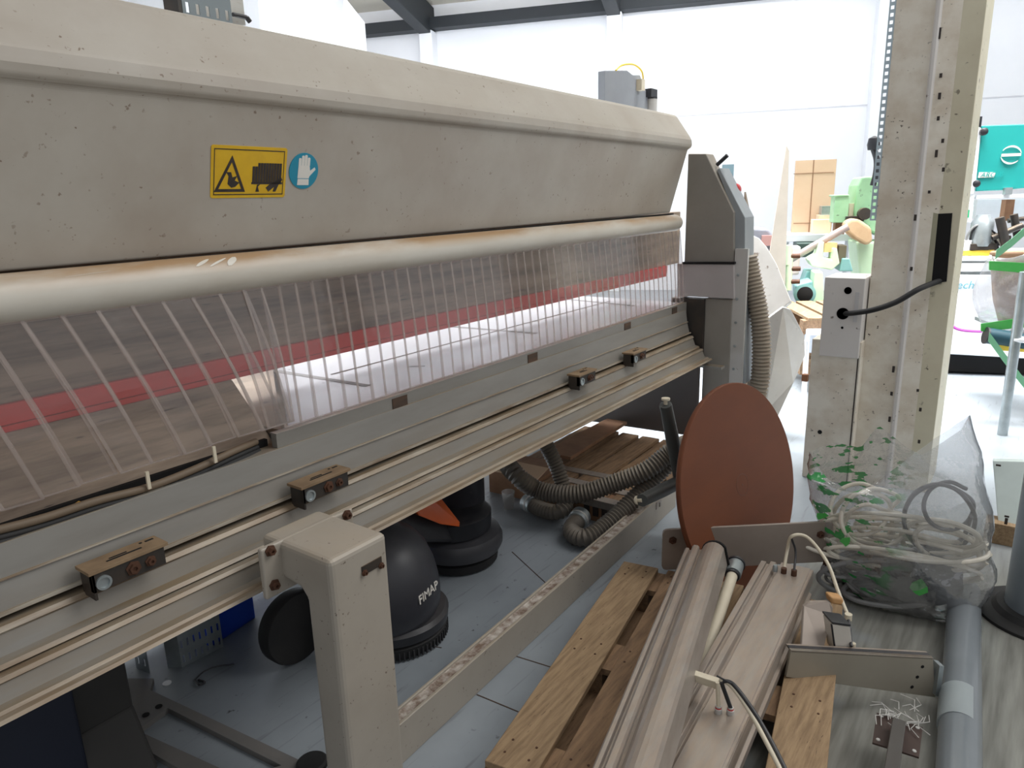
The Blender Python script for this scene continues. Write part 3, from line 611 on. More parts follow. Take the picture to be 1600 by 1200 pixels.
b = MB(); b.lathe(tc_, [(.10,.475),(.10,.488),(.03,.49)], Z1, 32); put('tank_lid', b, mat('pale_lid', s(214,176,160), .5), s2)
b = MB(); oc = [at(640,786,y=1.90), at(655,760,y=1.93), at(688,776,y=1.95), at(724,822,y=1.90), at(722,824,y=1.89), at(690,820,y=1.88), at(655,806,y=1.88)]
b.prism(oc, (.02,.10,0)); put('orange_cover', b, m_orange, s2, bevel=.008)
b = MB(); b.prism([at(600,830,y=1.92), at(610,800,y=1.95), at(660,765,y=1.98), at(700,800,y=1.95), at(725,830,y=1.92), at(715,850,y=1.92), at(620,850,y=1.92)], (.04,.16,0)); put('body', b, m_black, s2, bevel=.02)
# blue crate and perforated sheets
c = at(372,1003,z=0)
bc = thing('blue_crate', c+V((.02,.1,0)), 'blue plastic crate on the floor behind the perforated metal sheet', 'crate')
u_ = V((.88,-.47,0)).normalized(); v_ = V((-u_.y,u_.x,0))
A0 = at(349,1008,z=0); A1 = at(408,968,z=0); uu = (A1-A0); L_ = uu.length; uu.normalize(); vv = V((-uu.y,uu.x,0))
b = MB(); A0 = A0+vv*.03; A2 = A0-uu*.03
for (o__, du, dv) in ((A2, L_+.03, .008), (A2+vv*.25, L_+.03, .008)): b.prism([o__, o__+uu*du, o__+uu*du+vv*dv, o__+vv*dv], (0,0,.33))
for o__ in (A2, A2+uu*(L_+.022)): b.prism([o__, o__+uu*.008, o__+uu*.008+vv*.25, o__+vv*.25], (0,0,.33))
b.prism([A2, A2+uu*(L_+.03), A2+uu*(L_+.03)+vv*.25, A2+vv*.25], (0,0,.01)); put('crate_body', b, m_blue, bc, bevel=.004)
b = MB(); b.prism([A2-vv*.01+Z1*.30, A2+uu*(L_+.04)-vv*.01+Z1*.30, A2+uu*(L_+.04)+vv*.0+Z1*.30, A2+Z1*.30], (0,0,.025)); put('rim', b, m_blue, bc)
B0 = at(284,1043,z=0); B1 = at(349,1010,z=0)
ps = thing('perforated_sheet', B0, 'grey perforated metal sheet standing upright in front of the blue crate', 'metal sheet')
b = MB(); b.perf(B0, B1-B0, Z1*.36, 7, 6, .34, .5); put('sheet', b, m_zinc, ps, solid=.003)
b = MB(); b.prism([B0, B0+Z1*.36, B0+Z1*.36+V((-.03,.04,0)), B0+V((-.03,.04,0))], (.003,0,0)); put('bent_flange', b, m_zinc, ps)
B0 = at(214,1044,z=0); B1 = at(234,1052,z=0)
b = MB(); b.perf(B0, B1-B0, Z1*.4, 2, 5, .3, .36); tag(put('perforated_sheet', b, m_zinc, loc=B0, solid=.003), 'narrow light perforated metal strip left of the larger perforated sheet under the rail', 'metal sheet')
q = at(261,1068,z=0); b = MB(); b.lathe(q, [(.004,0.0005),(.015,.0005),(.015,.003),(.004,.003)], Z1, 24); tag(put('steel_washer', b, m_white, loc=q), 'small shiny washer lying on the floor near the dark base plate', 'washer')
b = MB(); b.tube(spline([at(304,1063,z=.004), at(318,1050,z=.006), at(340,1041,z=.006), at(366,1038,z=.004)], 8), .0025, 6); b.tube(spline([at(304,1063,z=.006), at(312,1070,z=.012), at(320,1066,z=.006), at(310,1062,z=.006)], 6), .004, 6)
tag(put('wire_offcut', b, m_black, loc=at(310,1060,z=0)), 'thin black wire offcut on the floor in front of the perforated sheet', 'wire')
# hoses on the floor
H = lambda u,v,z: at(u,v,z=z)
hose('floor_hose', [at(700,640,y=2.5), at(770,690,y=2.3), V(H(800,735,.30)), V(H(840,765,.20)), V(H(900,772,.20)), V(H(960,755,.26)), V(H(1010,735,.33)), V(H(1050,705,.42)), V(H(1085,690,.5))], .048, m_hose, 'dark ribbed hose sagging in a wide arc under the rail', (2.9,1.9,0), False)
hose('floor_hose', [at(828,787,z=.06), at(850,797,z=.06), at(872,800,z=.07), at(885,785,z=.10), at(880,760,z=.17), at(868,725,z=.28), at(850,690,z=.4), at(830,660,z=.5)], .042, m_hose, 'dark hose with clamped open end rising up to the rail', (2.9,2.0,0), True)
hose('floor_hose', [at(905,810,z=.08), at(893,830,z=.06), at(915,840,z=.06), at(950,818,z=.10), at(985,785,z=.17), at(1020,748,z=.27), at(1060,712,z=.38), at(1100,690,z=.45)], .045, m_hose, 'dark ribbed hose bent on the floor and running up behind the brown disc', (2.9,1.6,0), True)
q = at(795,795,z=0); b = MB(); b.lathe(q, [(.026,.0),(.036,.10),(.034,.10),(.024,.004)], Z1, 24); tag(put('plastic_cup', b, m_cup, loc=q), 'clear plastic cup standing on the floor left of the hose end', 'cup')
# far pallet with brown profiles
def planks(name, label, o, du, L_, W_, n_, z, m, group=None, cat='pallet', leg=True, th=.022):
    du = V(du).normalized(); dv = V((-du.y, du.x, 0)); t = thing(name, (o.x,o.y,0), label, cat, group)
    for i in range(n_):
        k0 = i*(W_/n_); b = MB(); wd = W_/n_*.80
        b.prism([o+dv*k0, o+du*L_+dv*k0, o+du*L_+dv*(k0+wd), o+dv*(k0+wd)], (0,0,-th)); put('top_board', b, m, t, bevel=.002)
    if leg:
        for j in range(3):
            b = MB(); a_ = o + du*(j*(L_-.10)/2); b.prism([a_-Z1*th, a_+du*.1-Z1*th, a_+du*.1+dv*W_-Z1*th, a_+dv*W_-Z1*th], (0,0,-(z-th))); put('stringer', b, m_wood2, t)
    return t
o = V((3.05,1.75,.12)); o.z = .14
planks('wooden_pallet', 'brown wooden pallet under the saw behind the hoses', V((3.0,1.50,.12)), (.99,.02,0), 1.0, .85, 6, .12, m_wood2)
po = [((868,728),(1042,762)), ((868,744),(1030,782)), ((862,760),(990,792))]
for i, (A_, B_) in enumerate(po):
    a_, c_ = at(*A_, z=.125), at(*B_, z=.125); b = MB(); d_ = (c_-a_).normalized(); sd_ = V((-d_.y,d_.x,0))
    b.prism([a_-sd_*.03, a_+sd_*.03, a_+sd_*.03-Z1*.04, a_+sd_*.012-Z1*.04, a_+sd_*.012-Z1*.015, a_-sd_*.012-Z1*.015, a_-sd_*.012-Z1*.04, a_-sd_*.03-Z1*.04], c_-a_)
    tag(put('aluminium_profile', b, m_alu, loc=a_, bevel=.002), ['shiny aluminium profile lying farthest back on the pallet under the saw', 'dusty aluminium profile in the middle of three on the pallet under the saw', 'aluminium profile lying nearest on the pallet under the saw'][i], 'profile', 'profiles on the pallet under the saw')
a_ = at(870,715,z=.16); c_ = at(960,660,z=.16); b = MB(); d_ = (c_-a_).normalized(); sd_ = V((-d_.y,d_.x,0))*.09
b.prism([a_-sd_, c_-sd_, c_+sd_*.6, a_+sd_], (0,0,.02)); tag(put('wooden_board', b, m_card2, loc=a_), 'reddish board lying at an angle under the saw behind the hoses', 'board')
bx = thing('cardboard_box', at(800,770,z=0), 'open cardboard box on the floor behind the floor polisher', 'box')
a_ = at(765,768,z=0); c_ = at(840,786,z=0); d_ = c_-a_; sd_ = V((-d_.y,d_.x,0)).normalized()*.3
b = MB(); b.prism([a_,c_,c_+sd_,a_+sd_], (0,0,.13)); put('carton', b, m_card2, bx)
b = MB(); b.prism([a_+Z1*.131, c_+Z1*.131, c_+sd_*.4+Z1*.16, a_+sd_*.4+Z1*.16], (0,0,.004)); put('flap', b, m_card, bx)
bx = thing('cardboard_box', at(935,800,z=0), 'small printed cardboard box on the floor between the hoses', 'box')
a_ = at(905,808,z=0); c_ = at(960,822,z=0); d_ = c_-a_; sd_ = V((-d_.y,d_.x,0)).normalized()*.2
b = MB(); b.prism([a_,c_,c_+sd_,a_+sd_], (0,0,.11)); put('carton', b, m_card2, bx)
b = MB(); fr = d_*.25+Z1*.03-sd_*.01; 
for i in range(3): e0 = a_+d_*(.15+.25*i)+Z1*.03-sd_*.012; b.prism([e0, e0+d_*.16, e0+d_*.16+Z1*.05, e0+Z1*.05], -sd_*.01)
put('print', b, m_ink, bx)
a_ = at(955,690,z=.05); b = MB(); b.box(at(990,672,z=.05)+V((.6,.2,0)), (.08,.35,.06)); tag(put('steel_bar', b, m_zinc, loc=at(990,672,z=0)), 'bluish grey bar on the bright floor behind the saw end cover', 'bar')

# ================================================================ tipped-over round table
R = .43; nrm = V((-.20,-.98,.23)).normalized(); dcn = at(1156,757,z=R*.974)
tb2 = thing('round_table', (dcn.x,dcn.y,0), 'tipped-over round table with brown top standing on its edge beside the cross beam', 'table')
b = MB(); b.lathe(dcn-nrm*.012, [(R-.003,0),(R,.004),(R,.020),(R-.003,.024)], nrm, 96); put('table_top', b, m_disc, tb2)
b = MB()
tu, tv = nrm.cross(Z1).normalized(), nrm.cross(nrm.cross(Z1)).normalized()
for i in range(40):
    a_, c_ = i*math.pi/20, (i+1)*math.pi/20
    b.prism([dcn+nrm*.0122+(tu*math.cos(g)+tv*math.sin(g))*r_ for g, r_ in ((a_,.044),(c_,.044),(c_,.046),(a_,.046))], nrm*.0005)
b.lathe(dcn+nrm*.0121, [(.004,0),(.004,.0008)], nrm, 12)
put('centre_mark', b, mat('mark_brown', s(104,70,56), .5), tb2)
b = MB(); b.tube([dcn-nrm*.012, dcn-nrm*.30], .03, 20); put('pedestal', b, m_black, tb2)
hub = dcn-nrm*.30; tang = nrm.cross(Z1).normalized()
for (u,v) in ((1040,632),(1003,782)):
    e = at(u,v,y=hub.y); b = MB(); dv_ = (e-hub); b.tube([hub, hub+dv_*.5, e], [.030,.030,.026], 12); lg = put('leg', b, mat('leg_grey', s(84,86,84), .45, .2), tb2)
    b = MB(); b.lathe(e, [(.008,0),(.008,.02),(.018,.02),(.018,.028)], nrm*-1 if v > 700 else Z1, 16); put('glide', b, m_cream, lg)
# ================================================================ euro pallet and the parts on it
pd = V((.9868,.162,0)).normalized(); pl_ = V((pd.y,-pd.x,0)); po_ = at(757,1188,z=.144)
pal = thing('euro_pallet', (po_.x,po_.y,0), 'light wooden pallet in the foreground carrying aluminium beams', 'pallet')
offs = [0, .185, .335, .525, .682]; wid = [.145,.10,.145,.10,.145]
for i in range(5):
    a_ = po_+pl_*offs[i]; ww = wid[i]
    b = MB(); b.prism([a_, a_+pd*1.2, a_+pd*1.2+pl_*ww, a_+pl_*ww], (0,0,-.022)); tbd = put('top_board', b, m_wood if i != 1 else m_wood2, pal, bevel=.003)
    b = MB()
    for xx in (.05,.10,.56,.62,1.1,1.15):
        for yy in (.25,.75): b.lathe(a_+pd*xx+pl_*(ww*yy)+Z1*.0005, [(.004,0),(.0035,.0012)], Z1, 8)
    put('nail_heads', b, m_rust, tbd)
for xx in (0,.5275,1.055):
    b = MB(); a_ = po_+pd*xx-Z1*.022; b.prism([a_, a_+pd*.145, a_+pd*.145+pl_*.827, a_+pl_*.827], (0,0,-.022)); put('cross_board', b, m_wood2, pal)
    for yy in (0,.341,.682):
        b = MB(); a2 = a_+pl_*yy-Z1*.022; b.prism([a2, a2+pd*.145, a2+pd*.145+pl_*.145, a2+pl_*.145], (0,0,-.078)); put('block', b, m_wood2, pal)
for yy in (0,.341,.682):
    b = MB(); a_ = V((po_.x,po_.y,.022))+pl_*yy; b.prism([a_, a_+pd*1.2, a_+pd*1.2+pl_*.145, a_+pl_*.145], (0,0,-.022)); put('bottom_board', b, m_wood2, pal)

rd = V((.998,.064,0)).normalized(); rl = V((rd.y,-rd.x,0)).normalized()
asm = thing('guide_beam_assembly', (2.4,.6,.144), 'aluminium beam assembly with bolted end plate lying on the foreground pallet', 'machine part')
zt = .272; q = at(1221,878,z=zt); L0 = q.dot(rd); l_mid = q.dot(rl); l_right = at(1277,877,z=zt).dot(rl); l_left = at(1187,876,z=zt).dot(rl)
def rp(al, la, z): return rd*al + rl*la + Z1*z
sec = [(l_left,.144),(l_left,zt-.012),(l_left+.018,zt-.012),(l_left+.020,zt-.020),(l_left+.032,zt-.020),(l_left+.034,zt-.006),(l_mid-.02,zt-.006),(l_mid-.012,zt-.016),(l_mid-.002,zt-.016),(l_mid,zt),(l_right-.012,zt),(l_right-.010,zt-.004),(l_right-.004,zt-.004),(l_right,zt-.002),(l_right,zt-.055),(l_right-.01,zt-.06),(l_right-.01,zt-.095),(l_right,zt-.10),(l_right,.144)]
b = MB(); b.prism([rp(L0-1.75,a_,z_) for a_,z_ in sec], rd*1.75); put('wide_profile', b, m_alu, asm, bevel=.0015)
pz1 = .325; T0, T1 = at(1036,828,z=pz1), at(1303,815,z=pz1); pdv = (T1-T0); PW = pdv.length; pdv.normalize(); pnv = V((-pdv.y,pdv.x,0))
if pnv.x < 0: pnv = -pnv
cs = []
for (w_, z_, sx_, sz_) in ((0,.148,1,1),(0,pz1,1,-1),(PW,pz1,-1,-1),(PW,.148,-1,1)):
    rr_ = .016
    order = [(0,1),(.3,.3),(1,0)] if (sx_*sz_ < 0) else [(1,0),(.3,.3),(0,1)]
    for (i_, j_) in order: q = T0+pdv*(w_+sx_*rr_*i_); cs.append(V((q.x,q.y,z_+sz_*rr_*j_)))
b = MB(); b.prism(cs, pnv*.012); ep = put('end_plate', b, m_plate, asm, bevel=.0015)
for (u,v) in ((1051,844),(1282,835),(1291,880)):
    r = ray(u,v); tt_ = (T0-EYEP).dot(pnv)/r.dot(pnv); q = EYEP+r*tt_; b = MB(); bolt(b, q, -pnv, .011, .013); put('bolt', b, m_rust, ep)
# cables on the wide profile
b = MB(); q0 = rp(L0-.08, l_mid+.025, zt); b.tube(spline([q0, at(1230,860,z=.33), at(1237,838,z=.40), at(1262,840,z=.40), at(1292,878,z=.36), at(1310,925,z=.30), at(1325,962,z=.26)], 8), .006, 10); put('air_hose', b, m_cream, asm)
b = MB(); b.tube([q0-rl*.0+rd*.0+X1*.0, q0+Z1*.02], .010, 12); q1_ = q0+rl*.035; b.tube([q1_, q1_+Z1*.022], .010, 12); b.tube(spline([q1_+Z1*.02, at(1243,862,z=.34), at(1237,842,z=.39)], 6), .004, 8, 1); b.lathe(q0-rl*.03, [(.009,0),(.009,.018),(.006,.024)], Z1, 10, 2); put('air_fitting', b, [m_rust, m_black, m_zinc], asm)
for i, (u,v) in enumerate(((1122,1114),(1141,1116))):
    q = at(u,v,z=zt-.002); b = MB(); b.lathe(q, [(.010,0),(.010,.014),(.008,.016),(.008,.022)], Z1, 14, 0); b.lathe(q+Z1*.014, [(.0085,0),(.0085,.005)], Z1, 14, 1)
    b.tube([q+Z1*.02, at(1121+i*6,1066,z=.36+.0*i)], .0055, 10, 2+i)
    put('air_fitting', b, [m_steel, m_red, m_cream, m_black], asm)
b = MB(); q = at(1124,1062,z=.36)
b.tube(spline([q, at(1143,1072,z=.355), at(1170,1110,z=.33), at(1195,1155,z=.30), at(1225,1215,z=.27), at(1250,1275,z=.24)], 8), .006, 10, 0)
b.tube(spline([q+rl*.01, at(1146,1070,z=.36), at(1175,1108,z=.335), at(1202,1153,z=.30), at(1232,1213,z=.27), at(1258,1273,z=.24)], 8), .006, 10, 1)
b.tube([at(1120,1056,z=.37), at(1143,1068,z=.365)], .0025, 6, 1); put('hose_pair', b, [m_cream, m_black], asm)
# tilted round-backed profile lying on top
P0 = at(1105,858,z=.335); P0 = P0; dn = None
q_near = None
fd = 2.66; nd_ = fd/1.93
r = ray(985,1200); depth_f = FPX
P1 = EYEP + ray(985,1200)*(nd_*1.12/FPX)
ta = (P0-P1).normalized()
P0 = P0 ; la_ = ta.cross(Z1).normalized(); ua = la_.cross(ta)
rb = thing('tilted_profile_beam', V((P0.x,P0.y,.27)), 'dusty grey fluted beam with rounded back lying tilted over the wide profile', 'machine part')
sc_ = [(-.085,-.075),(-.085,-.012),(-.080,-.006),(-.070,-.006),(-.066,-.014),(-.060,-.014),(-.056,.004),(-.050,.010),(-.036,.010),(-.030,.004),(-.028,-.006),(-.020,-.004)]
for i in range(9):
    a_ = math.radians(170-i*17); sc_.append((.025+.045*math.cos(a_), -.010+.042*math.sin(a_)))
sc_ += [(.078,-.05),(.060,-.078)]
b = MB(); b.prism([P0+la_*(x_*.95-.0)+ua*z_ for x_,z_ in sc_], (P1-P0)*1.35, 0); put('fluted_beam', b, m_alu, rb, bevel=.001)
b = MB(); b.prism([P0+la_*(x_*1.06)+ua*(z_*1.06)+ta*.001 for x_,z_ in sc_[12:]], ta*.012); put('end_cap', b, m_void, rb)
# white pole with collar between the beams
pa_, pb_ = at(1146,893,z=.26), at(1085,1075,z=.19)
pw = thing('white_pole', V((pa_.x,pa_.y,.15)), 'white plastic pole with a grey ring collar between the two beams', 'pole')
d_ = (pb_-pa_).normalized(); b = MB(); b.tube([pa_, pb_+d_*.5], .020, 20); put('pole', b, m_cream, pw)
b = MB(); b.tube([pa_-d_*.045, pa_+d_*.02], .030, 24); b.tube([pa_-d_*.055, pa_-d_*.045], .034, 24, 1); b.tube([pa_+d_*.02, pa_+d_*.03], .026, 24, 1); put('collar', b, [m_zinc, m_black], pw)
# little wood spacer block
q = at(1103,1062,z=.335); b = MB(); b.box(q, (.022,.075,.022), (rd,-rl,Z1)); tag(put('wooden_block', b, m_cream, loc=q-Z1*.011, bevel=.002), 'small pale wooden block wedged between the tilted beam and the hose fittings', 'block')

# bracket with small cylinder, on a flat rail
fb = thing('flat_rail_bracket', at(1300,1080,z=0), 'grey flat rail with a small actuator lying across the pallet corner and the concrete', 'machine part')
a0, a1 = at(1236,1062,z=.146), at(1462,1089,z=.04)
a0 = at(1228,1058,z=.150); a1 = at(1462,1090,z=.03)
d_ = (a1-a0); dn_ = V((-d_.y, d_.x, 0)).normalized()*-1
if dn_.dot(ray(1300,1050)) < 0: dn_ = -dn_
def onp(u, v): r = ray(u, v); return EYEP + r*((a0-EYEP).dot(dn_)/r.dot(dn_))
t0, t1 = onp(1236,1016), onp(1458,1028)
b = MB(); b.prism([a0,a1,t1,t0], dn_*.012); put('rail_web', b, mat('olive_metal', s(158,152,138), .45, .1, s(140,132,118), 4, .5), fb, bevel=.002)
b = MB(); b.prism([t0,t1,t1-Z1*.006,t0-Z1*.006], dn_*.035); put('rail_flange', b, m_alu, fb)
b = MB(); b.prism([t0+dn_*.012+Z1*.001,t1+dn_*.012+Z1*.001,t1+dn_*.012-Z1*.003,t0+dn_*.012-Z1*.003], dn_*.014); put('rubber_insert', b, m_black, fb)
b = MB(); b.box((a1+t1)/2+d_.normalized()*.008, (.016,.03,.11), (d_.normalized(), dn_, Z1)); b.box(a1+d_.normalized()*.03+Z1*.01, (.03,.03,.03), (d_.normalized(), dn_, Z1)); put('end_stop', b, m_zinc, fb)
for k_ in (.84,.88,.92):
    q = a0.lerp(a1,k_).lerp(t0.lerp(t1,k_), .2+(k_-.84)*7); b = MB(); bolt(b, q, -dn_, .004, .002); put('screw', b, m_void, fb)
dd = d_.normalized()
c_ = at(1308,1012,z=.19)
b = MB(); ax_ = (dd*.97+Z1*.0, dn_, (Z1*.97-dd*.22).normalized()); b.box(c_+Z1*.045, (.062,.058,.11), ax_, 0); b.box(c_+Z1*.103-dd*.012, (.066,.062,.008), ax_, 1); b.box(c_-dd*.03+dn_*-.026+Z1*.04, (.006,.006,.12), ax_, 1)
put('actuator', b, [mat('pale_aluminium', s(214,208,198), .4, .1), m_black], fb, bevel=.002)
b = MB(); b.prism([at(1252,1015,z=.2), at(1256,948,z=.27), at(1266,941,z=.28), at(1296,940,z=.29), at(1302,950,z=.28), at(1300,962,z=.26), at(1286,1018,z=.2)], dn_*.012); put('side_cheek', b, m_plate, fb, bevel=.002)
b = MB(); b.box(at(1304,935,z=.29), (.05,.04,.03), ax_); put('orange_cap', b, mat('orange_dusty', s(196,150,100), .6), fb, bevel=.008)
b = MB(); b.tube(spline([at(1325,962,z=.26), at(1328,985,z=.24), at(1330,1010,z=.22)], 5), .005, 8, 0); b.lathe(at(1332,1018,z=.19), [(.008,0),(.008,.03)], Z1, 10, 1); b.lathe(at(1325,968,z=.25), [(.012,0),(.012,.02)], Z1, 10, 1); put('air_fitting', b, [m_black, m_cream], fb)
# square flange with leg tube
q = at(1403,1142,z=.11)
fb2 = thing('flange_stand', V((q.x,q.y,0)), 'dark rusty square flange on a grey square tube near the grey pipe', 'machine part')
c4 = [at(1370,1113,z=.11), at(1442,1136,z=.11), at(1436,1183,z=.11), at(1363,1160,z=.11)]
b = MB(); b.prism(c4, (0,0,-.006)); fq = put('flange', b, mat('dark_rust_plate', s(72,56,50), .6, .2, s(56,44,40), 10, .6), fb2, bevel=.001)
b = MB()
for c_ in c4: b.lathe(c_.lerp(q, .22)+Z1*.0005, [(.006,0),(.005,.002)], Z1, 12)
put('flange_bolts', b, m_steel, fq)
b = MB(); e0, e1_ = q-Z1*.0, at(1385,1260,z=.16); dv_ = (e1_-e0); sd_ = dv_.cross(Z1).normalized()*.017; upz = sd_.cross(dv_).normalized()*.017
b.prism([e0-sd_-upz+Z1*.022, e0+sd_-upz+Z1*.022, e0+sd_+upz+Z1*.022, e0-sd_+upz+Z1*.022], dv_*1.3); put('square_tube', b, mat('tube_grey', s(88,84,80), .5, .2), fb2, bevel=.003)
# metal swarf
b = MB()
for i in range(26):
    q = at(1408+random.uniform(-22,30), 1118+random.uniform(-10,14), z=.115) ; a_ = random.uniform(0,6.28); l_ = random.uniform(.02,.05)
    b.tube([q, q+V((math.cos(a_)*l_, math.sin(a_)*l_, .006)), q+V((math.cos(a_+.5)*l_*1.6, math.sin(a_+.5)*l_*1.6, .0))], .0012, 5)
o_ = tag(put('metal_swarf', b, m_steel, loc=at(1410,1118,z=.11)), 'tangle of thin metal swarf lying on the dark square flange', 'swarf'); o_['kind'] = 'stuff'
# grey pipe and black rod on the floor
a_, c_ = at(1507,925,z=.055), at(1495,1290,z=.055); b = MB(); n_ = 24
b.tube([a_.lerp(c_, i/n_) for i in range(n_+1)], .056, 36); tp = thing('drain_pipe', (a_.x,a_.y,0), 'long grey plastic pipe lying on the floor at the right below the bag', 'pipe'); put('pipe', b, m_pvc, tp)
dd_ = (c_-a_).normalized(); m1 = at(1500,1090,z=.055); b = MB(); b.tube([m1-dd_*.002, m1+dd_*.16], .0575, 36); put('sleeve', b, mat('pvc_dusty', s(150,158,160), .5), tp)
a_, c_ = at(1526,945,z=.012), at(1532,1280,z=.012); b = MB(); b.tube([a_,c_], .008, 10); tag(put('black_rod', b, m_black, loc=V((a_.x,a_.y,0))), 'thin black rod on the floor along the right side of the grey pipe', 'rod')
# grey column with round base at the right edge
q = at(1628,965,z=0)
gc = thing('round_steel_column', (q.x,q.y,0), 'dark grey round steel column with flanged base at the right edge', 'column')
b = MB(); b.lathe(q, [(.125,.02),(.125,3.2),(.12,3.21)], Z1, 40); put('shaft', b, mat('column_grey', s(124,132,138), .35, .1, s(104,110,116), 4, .6), gc)
b = MB(); b.lathe(q, [(.215,0),(.215,.012),(.20,.018),(.165,.02),(.15,.04),(.12,.045)], Z1, 48); put('base_flange', b, m_rubber, gc)
# white panel on wooden block
q = at(1600,850,z=.10)
wp = thing('white_metal_panel', (q.x,q.y,0), 'white metal panel with a small black mark behind the bag', 'panel')
pz = [at(1551,720,x=3.9), at(1640,722,x=3.9), at(1610,835,x=3.75), at(1561,832,x=3.75)]
b = MB(); b.prism(pz, (.04,.0,0)); put('panel', b, mat('pale_green_white', s(206,218,214), .4), wp, bevel=.004)
b = MB(); b.prism([at(1560,834,x=3.74), at(1612,837,x=3.74), at(1610,850,x=3.74), at(1563,848,x=3.74)], (.06,0,0)); put('lower_flange', b, m_pvc, wp)
b = MB(); b.box(at(1572,815,x=3.745), (.004,.012,.035)); b.box(at(1573,807,x=3.745), (.004,.018,.008)); b.box(at(1560,727,x=3.88), (.004,.02,.008)); put('black_mark', b, m_ink, wp)
q = at(1575,880,z=0); b = MB(); b.box(V((3.78,-.03,.05)), (.10,.16,.10)); tag(put('wooden_block', b, m_wood, loc=(3.78,-.03,0), bevel=.003), 'orange wooden block on the floor under the white metal panel', 'block')

# ================================================================ bag of cables
bagc = V((2.95,.22,0)); vdir = V((ray(1415,860).x, ray(1415,860).y, 0)).normalized(); brt = V((vdir.y,-vdir.x,0))
bag = thing('plastic_bag', bagc, 'large clear plastic bag with green print full of cables on the floor', 'bag')
def atbag(u, v, off=0):
    r = ray(u,v); t = ((bagc-EYEP).dot(vdir)+off)/r.dot(vdir); return EYEP + r*t
lev = [(1010,1415,1436),(985,1384,1470),(950,1340,1515),(915,1308,1538),(880,1290,1556),(862,1284,1560),(835,1274,1550),(800,1264,1553),(760,1262,1552)]
NS = 64; vs = []; fs = []
def ring_pt(i, k, rimt=None):
    v, ul, ur = lev[i]; a0_, a1_ = atbag(ul, v), atbag(ur, v); cc = (a0_+a1_)/2; hw = (a1_-a0_).dot(brt)/2
    a_ = 2*math.pi*k/NS; dep_ = min(hw, .17, (.02,.06,.10,.14,.17)[min(i,4)])
    return cc + brt*(hw*math.cos(a_)) + vdir*(dep_*math.sin(a_))
rim = [(0,1516,648),(.5,1502,672),(.9,1440,712),(1.3,1418,700),(1.7,1372,664),(2.2,1345,700),(2.7,1300,690),(3.14,1264,706),(3.6,1290,745),(4.1,1330,772),(4.6,1372,752),(5.1,1420,716),(5.7,1480,672),(6.2832,1516,648)]
def rim_pt(k):
    a_ = 2*math.pi*k/NS
    for (p0, p1) in zip(rim, rim[1:]):
        if p0[0] <= a_ <= p1[0]:
            t = (a_-p0[0])/(p1[0]-p0[0]); return atbag(p0[1]+(p1[1]-p0[1])*t, p0[2]+(p1[2]-p0[2])*t, .10*math.sin(a_))
    return atbag(1516,648)
NL = len(lev); NR = 7
rows = []
for i in range((NL-1)*3+1):
    j = i//3; f = (i % 3)/3; j2 = min(j+1, NL-1); rows.append([ring_pt(j,k).lerp(ring_pt(j2,k), f) for k in range(NS)])
for i in range(1, NR+1):
    f = i/NR; rows.append([rows[(NL-1)*3][k].lerp(rim_pt(k), f) + vdir*0 for k in range(NS)])
for i, row in enumerate(rows):
    for k, q in enumerate(row):
        n1 = noise.noise(q*7.0); n2 = abs(noise.noise(q*16.0+V((3,1,2))))*.8; am = .028 if i < len(rows)-2 else .008
        dr = (brt*math.cos(2*math.pi*k/NS)+vdir*math.sin(2*math.pi*k/NS)); p_ = q + dr*(am*(n1-n2)); p_.z = max(p_.z, .003); vs.append(p_)
for i in range(len(rows)-1):
    for k in range(NS): k2 = (k+1) % NS; fs.append((i*NS+k, i*NS+k2, (i+1)*NS+k2, (i+1)*NS+k))
fs.append(tuple(range(NS)))
b = MB(); b.add(vs, fs, 0, True); put('bag_film', b, m_bag, bag)
b = MB()
for (u0,v0,sz,off) in ((1438,918,.034,-.15),(1322,846,.022,-.15),(1284,806,.02,-.12)):
    q = atbag(u0,v0,off); pts = [q+brt*(sz*math.cos(t*.7854)*random.uniform(.5,1.3))+Z1*(sz*math.sin(t*.7854+.3)*random.uniform(.5,1.2)) for t in range(8)]
    b = MB(); b.prism(pts, -vdir*.001); put('green_print', b, m_gtape, bag)
def tangle(name, m, label, cu, cv, loops, r, ru, rv_, offr, tilt, seed):
    random.seed(seed); pts = []
    for i in range(loops*8):
        a_ = i*math.pi/4; kk = i//8
        if i % 8 == 0: du, dv, sr, of = random.uniform(-25,25), random.uniform(-18,18), random.uniform(.75,1.15), random.uniform(-offr,offr)
        u = cu+du+ru*sr*math.cos(a_); v = cv+dv+rv_*sr*math.sin(a_)+tilt*math.cos(a_)
        pts.append(atbag(u, v, of+.07*math.sin(a_+kk)))
    b = MB(); b.tube(spline(pts, 6), r, 8)
    zmin = min(v.z for v in b.v)
    for v in b.v: v.z = max(v.z, .012)
    c_ = atbag(cu,cv); return tag(put(name, b, m, loc=(c_.x,c_.y,max(0,zmin))), label, 'cable')
tangle('cream_cable', m_wcable, 'cream cable in wide flat loops inside the plastic bag', 1415, 850, 7, .0085, 112, 26, .07, 14, 3)
tangle('cream_cable', m_wcable, 'cream cable in tall round loops at the upper left inside the plastic bag', 1345, 805, 4, .0085, 48, 42, .06, 0, 5)
tangle('cream_cable', m_wcable, 'thick cream cable loop on the right inside the plastic bag', 1480, 850, 2, .009, 62, 34, .05, 14, 11)
tangle('cream_cable', m_wcable, 'cream cable crossing the front of the tangle in long shallow loops inside the bag', 1400, 872, 6, .008, 118, 16, .09, 20, 17)
tangle('grey_cable', m_gcable, 'light grey cable in a loose pile at mid height inside the bag', 1365, 885, 6, .007, 72, 22, .08, -6, 29)
tangle('grey_cable', m_gcable, 'grey cable coiled low inside the plastic bag', 1405, 915, 7, .010, 92, 26, .08, 4, 8)
